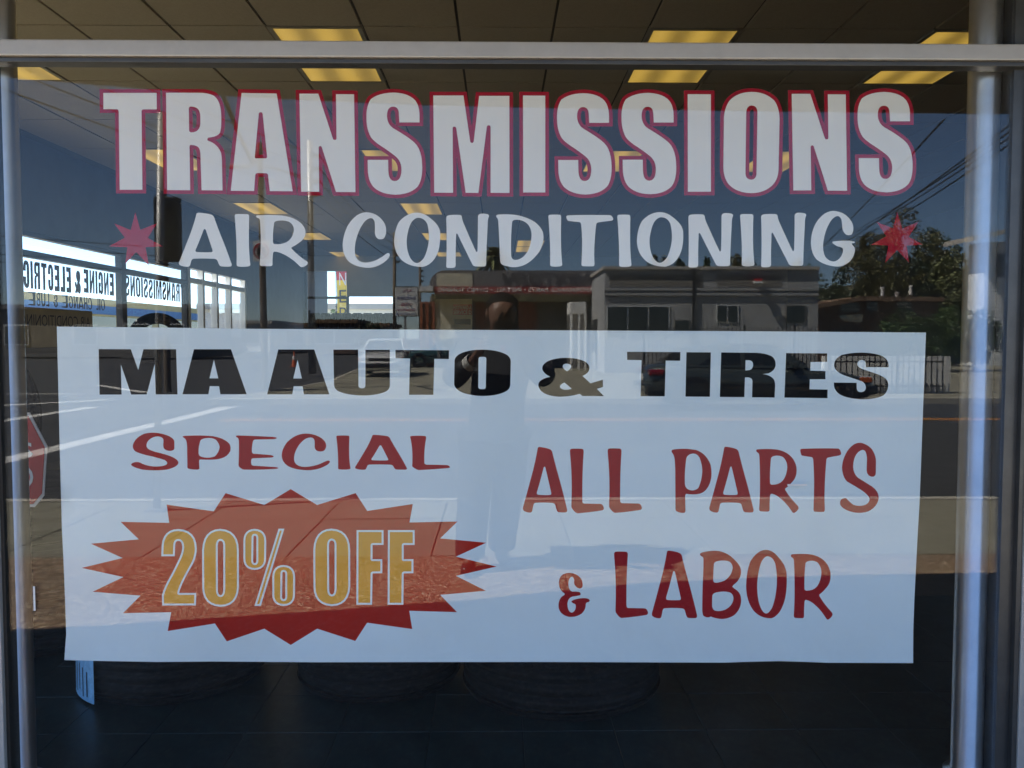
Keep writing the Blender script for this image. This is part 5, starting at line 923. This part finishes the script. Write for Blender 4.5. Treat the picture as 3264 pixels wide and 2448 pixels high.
# ================================================================ CARS
mat('car_black', (0.012, 0.012, 0.014), 0.5); mat('chrome', (0.6, 0.6, 0.6), 0.15, 1.0); mat('tail_red', (0.22, 0.006, 0.012), 0.2, coat=0.8); mat('lamp_clear', (0.6, 0.62, 0.62), 0.1, coat=0.8); mat('lamp_amber', (0.5, 0.10, 0.01), 0.2, coat=0.5)
mat('plate', (0.6, 0.6, 0.58), 0.5); mat('car_glass', (0.01, 0.014, 0.014), 0.03, spec=0.9)
for nm, c, me_ in (('paint_green', (0.055, 0.070, 0.066), 0.4), ('paint_white_car', (0.62, 0.62, 0.60), 0.0), ('paint_teal', (0.02, 0.07, 0.07), 0.2), ('paint_silver', (0.35, 0.36, 0.37), 0.6), ('paint_navy', (0.015, 0.018, 0.03), 0.2)):
    mat(nm, c, 0.35, me_, coat=1.0)
def car(label, paint, loc, rz, L=4.75, W=1.80, H=1.43, suv=False):
    t = thing('car', label, 'car', loc, rz, 'cars across the street'); hw = W/2; b = 0.92 if not suv else 1.05
    # stations: x, sill z, waist z, deck z, half width factor
    S = [(-L/2, 0.36, 0.62, 0.78, 0.80), (-L/2+0.12, 0.28, 0.72, b+0.02, 0.92), (-L/2+0.5, 0.24, 0.74, b+0.06, 0.985), (-L/2+1.1, 0.2, 0.74, b+0.04, 1.0), (0, 0.2, 0.74, b, 1.0),
         (L/2-1.4, 0.2, 0.74, b-0.02, 1.0), (L/2-0.6, 0.22, 0.70, b-0.12, 0.97), (L/2-0.15, 0.26, 0.62, b-0.24, 0.88), (L/2, 0.34, 0.55, b-0.36, 0.74)]
    bm = BM(); rings = []
    for x, zs, zw, zd, k in S:
        h_ = hw*k; pts = [(0.55*h_, zs), (0.93*h_, zs+0.02), (h_, zs+0.16), (h_, zw), (0.965*h_, zw+0.6*(zd-zw)), (0.86*h_, zd-0.015), (0.45*h_, zd+0.012)]
        ring = [(-y, z) for y, z in pts] + [(y, z) for y, z in pts[::-1]]; rings.append([bm.verts.new((x, y, z)) for y, z in ring])
    n = len(rings[0])
    for A, B in zip(rings[:-1], rings[1:]):
        for i in range(n): bm.faces.new((A[i], A[(i+1) % n], B[(i+1) % n], B[i]))
    bm.faces.new(rings[0][::-1]); bm.faces.new(rings[-1]); bmesh.ops.recalc_face_normals(bm, faces=bm.faces)
    body = obj('body', bm, paint, t, smooth=True)
    # greenhouse
    x0, x1 = (-L/2+0.45, L/2-1.45) if not suv else (-L/2+0.12, L/2-1.25); r0, r1 = (-L/2+1.25, L/2-2.15) if not suv else (-L/2+0.35, L/2-1.9); wb, wt = hw*0.93, hw*0.74; zt = H
    mid = lambda a, c, s: a+(c-a)*s
    prof = [(x0, b+0.01), (mid(x0, r0, 0.55), mid(b, zt, 0.62)), (r0, zt-0.05), (mid(r0, r1, 0.4), zt), (r1, zt-0.04), (mid(x1, r1, 0.5), mid(b, zt, 0.52)), (x1, b-0.02)]
    bm = BM(); Lr, Rr = [], []
    for x, z in prof:
        y = mid(wb, wt, (z-b)/(zt-b)); Lr.append(bm.verts.new((x, -y, z))); Rr.append(bm.verts.new((x, y, z)))
    for i in range(len(prof)-1): bm.faces.new((Lr[i], Lr[i+1], Rr[i+1], Rr[i]))
    bm.faces.new(Lr); bm.faces.new(Rr[::-1]); bmesh.ops.recalc_face_normals(bm, faces=bm.faces); obj('cabin', bm, paint, t)
    def quad(nm, P4, m, off): P4 = [Vector(p)+Vector(off) for p in P4]; bm = BM(); bm.faces.new([bm.verts.new(p) for p in P4]); return obj(nm, bm, m, t)
    def yy(z): return mid(wb, wt, (z-b)/(zt-b))
    for s in (-1, 1):
        zl, zu = b+0.05, zt-0.10; fx = lambda z, a, c: mid(a, c, (z-b)/(zt-b)); mx_ = mid(r0, r1, 0.52)
        for (xa, xb) in ((None, mx_-0.05), (mx_+0.05, None)):
            P4 = []
            for z in (zl, zu):
                lo = fx(z, x0, r0)+(0.55 if not suv else 0.2) if xa is None else xa; hi = fx(z, x1, r1)-0.28 if xb is None else xb; P4.append((lo, hi, z))
            (a0, a1, za), (c0, c1, zc) = P4
            quad('side_window', [(a0, s*yy(za), za), (a1, s*yy(za), za), (c1, s*yy(zc), zc), (c0, s*yy(zc), zc)], 'car_glass', (0, s*0.006, 0.003))
        m_ = obj('mirror', bbox(x1-0.42, x1-0.26, s*(hw+0.02)-0.09, s*(hw+0.02)+0.09, b-0.02, b+0.12, bev=0.03), paint, t)
        for wx in (-L/2+0.98, L/2-0.92):
            yc = s*(hw-0.11); arch = BM(); lathe(arch, [(0.30, 0), (0.395, 0), (0.395, 0.012), (0.30, 0.012)], 28, 'y', (wx, s*(hw+0.001)-0.006, 0.33), close=True); obj('wheel_arch', arch, 'car_black', t)
            wh = obj('wheel', lathe(BM(), [(0.20, -0.10), (0.30, -0.105), (0.325, -0.08), (0.325, 0.08), (0.30, 0.105), (0.20, 0.10)], 32, 'y', (wx, yc, 0.325), close=True), 'tyre', t, smooth=True)
            rim = BM(); lathe(rim, [(0.0, 0.06*s), (0.05, 0.08*s), (0.06, 0.075*s)], 20, 'y', (wx, yc, 0.325))
            lathe(rim, [(0.185, 0.04*s), (0.205, 0.09*s), (0.205, 0.02*s)], 32, 'y', (wx, yc, 0.325), close=True)
            for k in range(7):
                a = k*2*math.pi/7; d = Vector((math.cos(a), 0, math.sin(a))); c0 = Vector((wx, yc+0.065*s, 0.325)); tube(rim, c0+d*0.04, c0+d*0.19, 0.024, 0.018, 6)
            obj('rim', rim, 'chrome', wh); obj('hub_shadow', lathe(BM(), [(0, 0.0), (0.2, 0.0), (0.2, 0.012), (0, 0.012)], 20, 'y', (wx, yc+s*0.012, 0.325)), 'car_black', wh)
        obj('headlight', bbox(L/2-0.30, L/2-0.055, s*hw*0.66-0.17, s*hw*0.66+0.17, b-0.34, b-0.20, bev=0.03), 'lamp_clear', t)
        obj('indicator', bbox(L/2-0.36, L/2-0.10, s*hw*0.86-0.06, s*hw*0.86+0.06, b-0.33, b-0.21, bev=0.02), 'lamp_amber', t)
        obj('taillight', bbox(-L/2+0.03, -L/2+0.36, s*hw*0.80-0.14, s*hw*0.80+0.16, b-0.19, b-0.04, bev=0.05), 'tail_red', t)
    quad('windscreen', [(x1-0.02, -wb*0.93, b+0.02), (x1-0.02, wb*0.93, b+0.02), (r1+0.05, wt*0.95, zt-0.10), (r1+0.05, -wt*0.95, zt-0.10)], 'car_glass', (0.03, 0, 0.025))
    quad('rear_window', [(x0+0.08, -wb*0.88, b+0.07), (r0-0.05, -wt*0.92, zt-0.09), (r0-0.05, wt*0.92, zt-0.09), (x0+0.08, wb*0.88, b+0.07)], 'car_glass', (-0.045, 0, 0.035))
    obj('grille', bbox(L/2-0.16, L/2-0.015, -0.42, 0.42, b-0.36, b-0.22, bev=0.02), 'car_black', t)
    obj('front_bumper', bbox(L/2-0.25, L/2+0.05, -hw*0.88, hw*0.88, 0.34, 0.52, bev=0.06), 'car_black' if 'white' in paint else paint, t)
    obj('rear_bumper', bbox(-L/2-0.06, -L/2+0.30, -hw*0.93, hw*0.93, 0.36, 0.58, bev=0.06), paint, t)
    obj('licence_plate', bbox(-L/2-0.005, -L/2+0.01, -0.26, 0.26, 0.62, 0.76), 'plate', t)
    for s in (-1, 1): obj('side_trim', bbox(-L/2+1.45, L/2-1.4, s*(hw+0.004)-0.006, s*(hw+0.004)+0.006, 0.55, 0.575), 'car_black', t)
    return t
xr = ref_y(2045, 1200, 16.9).x; GZ = -0.12
car('dark green sedan parked at the far kerb with red tail lights', 'paint_green', (xr+2.42, -16.9, GZ), 0.0, L=4.85)
q = ref_g(1205, 1203); car('white sedan facing the street beside the tall utility pole', 'paint_white_car', (q.x, q.y-2.2, 0.0), math.radians(88), L=4.5, W=1.72, H=1.42)
q = ref_g(1300, 1150); car('silver sedan parked behind the white sedan', 'paint_silver', (q.x, q.y-2, 0), math.radians(84), L=4.5, W=1.72)
q = ref_g(1385, 1172); car('teal car partly behind the letter T in front of the tuning shop', 'paint_teal', (q.x+0.5, q.y-0.9, 0), math.radians(178), L=4.4, W=1.7)
q = ref_g(330, 1140, GZ); car('dark navy sport utility car at the far side of the junction', 'paint_navy', (q.x, q.y-0.8, GZ), math.radians(4), L=4.6, W=1.85, H=1.72, suv=True)
q = ref_g(690, 1134, GZ); car('black sport utility car beyond the junction', 'paint_navy', (q.x, q.y-0.8, GZ), math.radians(180), L=4.7, W=1.85, H=1.72, suv=True)
q = ref_g(500, 1132, GZ); car('silver car waiting beyond the junction between two dark cars', 'paint_silver', (q.x, q.y-0.8, GZ), math.radians(184), L=4.5)

# ================================================================ THE PERSON TAKING THE PICTURE
mat('skin', (0.15, 0.075, 0.045), 0.5, noise=(20, 0.08)); mat('hair', (0.003, 0.003, 0.003), 0.7, spec=0.15, bump=(120, 0.8, 0.004)); mat('jacket', (0.010, 0.011, 0.013), 0.75, noise=(12, 0.2), bump=(12, 0.3, 0.01))
mat('shirt_red', (0.20, 0.012, 0.025), 0.8, noise=(60, 0.2)); mat('trousers', (0.016, 0.018, 0.024), 0.8, noise=(9, 0.2), bump=(9, 0.4, 0.015)); mat('shoe', (0.008, 0.008, 0.008), 0.3); mat('phone_black', (0.01, 0.01, 0.01), 0.2); mat('cuff', (0.5, 0.5, 0.48), 0.6, bump=(90, 0.8, 0.003)); mat('eye', (0.01, 0.01, 0.01), 0.2)
def skin_mesh(pts, edges, root=0, sub=2):
    me = bpy.data.meshes.new('sk'); me.from_pydata([p[:3] for p in pts], edges, []); o = bpy.data.objects.new('sk', me); COL.objects.link(o)
    o.modifiers.new('s', 'SKIN').use_smooth_shade = True; sv = me.skin_vertices[0].data
    for i, p in enumerate(pts): r = p[3]; sv[i].radius = (r, p[4] if len(p) > 4 else r); sv[i].use_root = (i == root)
    o.modifiers.new('u', 'SUBSURF').levels = sub; o.modifiers['u'].render_levels = sub
    dg = bpy.context.evaluated_depsgraph_get(); m2 = bpy.data.meshes.new_from_object(o.evaluated_get(dg)); bpy.data.objects.remove(o); m2.materials.clear(); return m2
t = thing('person', 'person in a dark jacket and red shirt photographing the window with a phone', 'person', (-0.04, -2.93, 0))
A_ = [(-0.03, -2.94, 0.90, .10, .09), (-0.03, -2.945, 1.10, .10, .085), (-0.03, -2.94, 1.27, .11, .09), (-0.02, -2.925, 1.395, .058), (0.0, -2.905, 1.455, .054),      # 0 pelvis .. 4 neck
      (0.020, -2.860, 1.495, .088, .082), (0.022, -2.870, 1.560, .106, .106), (0.022, -2.885, 1.615, .098, .100), (0.022, -2.885, 1.645, .045, .05), (0.022, -2.772, 1.545, .014),  # 5 jaw 6 mid 7 brow 8 crown 9 nose
      (-0.19, -2.93, 1.345, .058), (-0.265, -2.83, 1.13, .042), (-0.140, -2.63, 1.285, .029), (-0.088, -2.548, 1.362, .022, .030),                             # 10 shoulder 11 elbow 12 wrist 13 palm
      (0.15, -2.93, 1.345, .058), (0.255, -2.83, 1.14, .042), (0.135, -2.63, 1.285, .029), (0.088, -2.548, 1.362, .022, .030),
      (-0.11, -2.93, 0.86, .085), (-0.135, -2.83, 0.48, .055), (-0.17, -2.81, 0.10, .038), (-0.19, -2.70, 0.05, .035),                                         # 18 hip 19 knee 20 ankle 21 toe
      (0.05, -2.95, 0.86, .085), (0.045, -2.965, 0.48, .055), (0.01, -3.05, 0.10, .038), (0.03, -2.94, 0.05, .035)]
E_ = [(0, 1), (1, 2), (2, 3), (3, 4), (4, 5), (5, 6), (6, 7), (7, 8), (6, 9), (2, 10), (10, 11), (11, 12), (12, 13), (2, 14), (14, 15), (15, 16), (16, 17), (0, 18), (18, 19), (19, 20), (20, 21), (0, 22), (22, 23), (23, 24), (24, 25)]
for s, pi in ((-1, 13), (1, 17)):
    for k, (dz, L_) in enumerate(((0.034, 0.9), (0.014, 1.0), (-0.006, 0.95), (-0.026, 0.75))):     # four fingers over the front of the phone
        i = len(A_); x = s*0.092
        A_ += [(x*0.98, -2.522, 1.366+dz*0.9, .0098), (s*0.084, -2.502, 1.372+dz, .0088), (s*(0.084-0.034*L_), -2.4985, 1.380+dz, .0078)]; E_ += [(pi, i), (i, i+1), (i+1, i+2)]
    i = len(A_); A_ += [(s*0.072, -2.552, 1.385, .0115), (s*0.052, -2.534, 1.402, .010), (s*0.032, -2.531, 1.410, .0085)]; E_ += [(pi, i), (i, i+1), (i+1, i+2)]
body = obj('body', skin_mesh(A_, E_), 'skin', t, smooth=True, world=True)
J = [(-0.025, -2.94, 0.80, .300, .19), (-0.02, -2.94, 0.98, .255, .175), (0.0, -2.94, 1.14, .215, .155), (-0.005, -2.935, 1.29, .205, .135), (-0.01, -2.925, 1.385, .10, .085),
     (-0.20, -2.93, 1.34, .085, .085), (-0.285, -2.82, 1.14, .082), (-0.165, -2.665, 1.262, .052), (0.18, -2.93, 1.34, .085, .085), (0.290, -2.82, 1.15, .082), (0.160, -2.665, 1.262, .052)]
obj('jacket', skin_mesh(J, [(0, 1), (1, 2), (2, 3), (3, 4), (3, 5), (5, 6), (6, 7), (3, 8), (8, 9), (9, 10)], 1), 'jacket', t, smooth=True, world=True)
Tr = [(-0.03, -2.94, 0.88, .17, .13), (-0.13, -2.93, 0.78, .130), (-0.15, -2.84, 0.48, .112), (-0.175, -2.82, 0.12, .100), (-0.178, -2.815, 0.05, .098), (0.07, -2.95, 0.78, .130), (0.06, -2.965, 0.48, .112), (0.015, -3.045, 0.12, .095), (0.015, -3.04, 0.05, .092)]
obj('trousers', skin_mesh(Tr, [(0, 1), (1, 2), (2, 3), (3, 4), (0, 5), (5, 6), (6, 7), (7, 8)]), 'trousers', t, smooth=True, world=True)
for (a, b) in (((-0.172, -2.84, 0.045), (-0.195, -2.63, 0.035)), ((0.01, -3.08, 0.045), (0.04, -2.87, 0.035))):
    a, b = Vector(a), Vector(b); m_ = a.lerp(b, 0.55); obj('shoe', skin_mesh([(*a, .042, .042), (*m_, .048, .036), (*b, .036, .028)], [(0, 1), (1, 2)]), 'shoe', t, smooth=True, world=True)
hm = BM(); bmesh.ops.create_icosphere(hm, subdivisions=4, radius=1)
for v_ in hm.verts:
    d = v_.co.copy(); k = 1+0.03*math.sin(d.x*17+d.z*9)*math.cos(d.y*13); v_.co = Vector((0.022+d.x*0.100*k, -2.897+d.y*0.108*k, 1.592+d.z*0.088*k))
kill = [v_ for v_ in hm.verts if v_.co.z < 1.548 or (v_.co.y > -2.872 and v_.co.z < 1.622-0.25*abs(v_.co.x-0.022)+0.004*math.sin(v_.co.x*300))]
bmesh.ops.delete(hm, geom=kill, context='VERTS'); obj('hair', hm, 'hair', t, smooth=True, world=True)
for s in (-1, 1):
    e = BM(); bmesh.ops.create_icosphere(e, subdivisions=2, radius=1)
    for v_ in e.verts: v_.co = Vector((0.022+s*0.092+v_.co.x*0.012, -2.885+v_.co.y*0.02, 1.548+v_.co.z*0.032))
    obj('ear', e, 'skin', t, smooth=True, world=True)
    e = BM(); bmesh.ops.create_icosphere(e, subdivisions=2, radius=1)
    for v_ in e.verts: v_.co = Vector((0.022+s*0.030+v_.co.x*0.014, -2.790+v_.co.y*0.008, 1.572+v_.co.z*0.006))
    obj('eye', e, 'eye', t, world=True)
    obj('eyebrow', bbox(0.022+s*0.030-0.020, 0.022+s*0.030+0.020, -2.800, -2.789, 1.588, 1.595, bev=0.003), 'hair', t, world=True)
e = BM(); bmesh.ops.create_icosphere(e, subdivisions=2, radius=1)
for v_ in e.verts: v_.co = Vector((0.021+v_.co.x*0.025, -2.800+v_.co.y*0.012, 1.502+v_.co.z*0.008))
mat('lips', (0.16, 0.06, 0.05), 0.5); obj('mouth', e, 'lips', t, smooth=True, world=True)
obj('shirt', skin_mesh([(0.055, -2.805, 1.02, .055, .04), (0.06, -2.80, 1.18, .055, .04), (0.04, -2.83, 1.32, .045, .04), (0.0, -2.88, 1.41, .05, .04)], [(0, 1), (1, 2), (2, 3)]), 'shirt_red', t, smooth=True, world=True)
obj('cuff', tube(BM(), (-0.175, -2.685, 1.252), (-0.148, -2.645, 1.277), 0.047, 0.044, 18, cap=False), 'cuff', t, world=True)
ph = thing('phone', 'black smartphone held sideways in both hands before the face', 'phone', (0, -2.512, 1.4))
obj('case', bbox(-0.070, 0.070, -2.518, -2.509, 1.363, 1.435, bev=0.003), 'phone_black', ph, world=True)
obj('screen', bbox(-0.062, 0.062, -2.5195, -2.5182, 1.368, 1.430), 'car_glass', ph, world=True); obj('lens_ring', lathe(BM(), [(0.004, 0), (0.006, 0), (0.006, 0.0012), (0.004, 0.0012)], 20, 'y', (0.0, -2.5088, 1.4), close=True), 'chrome', ph, world=True)
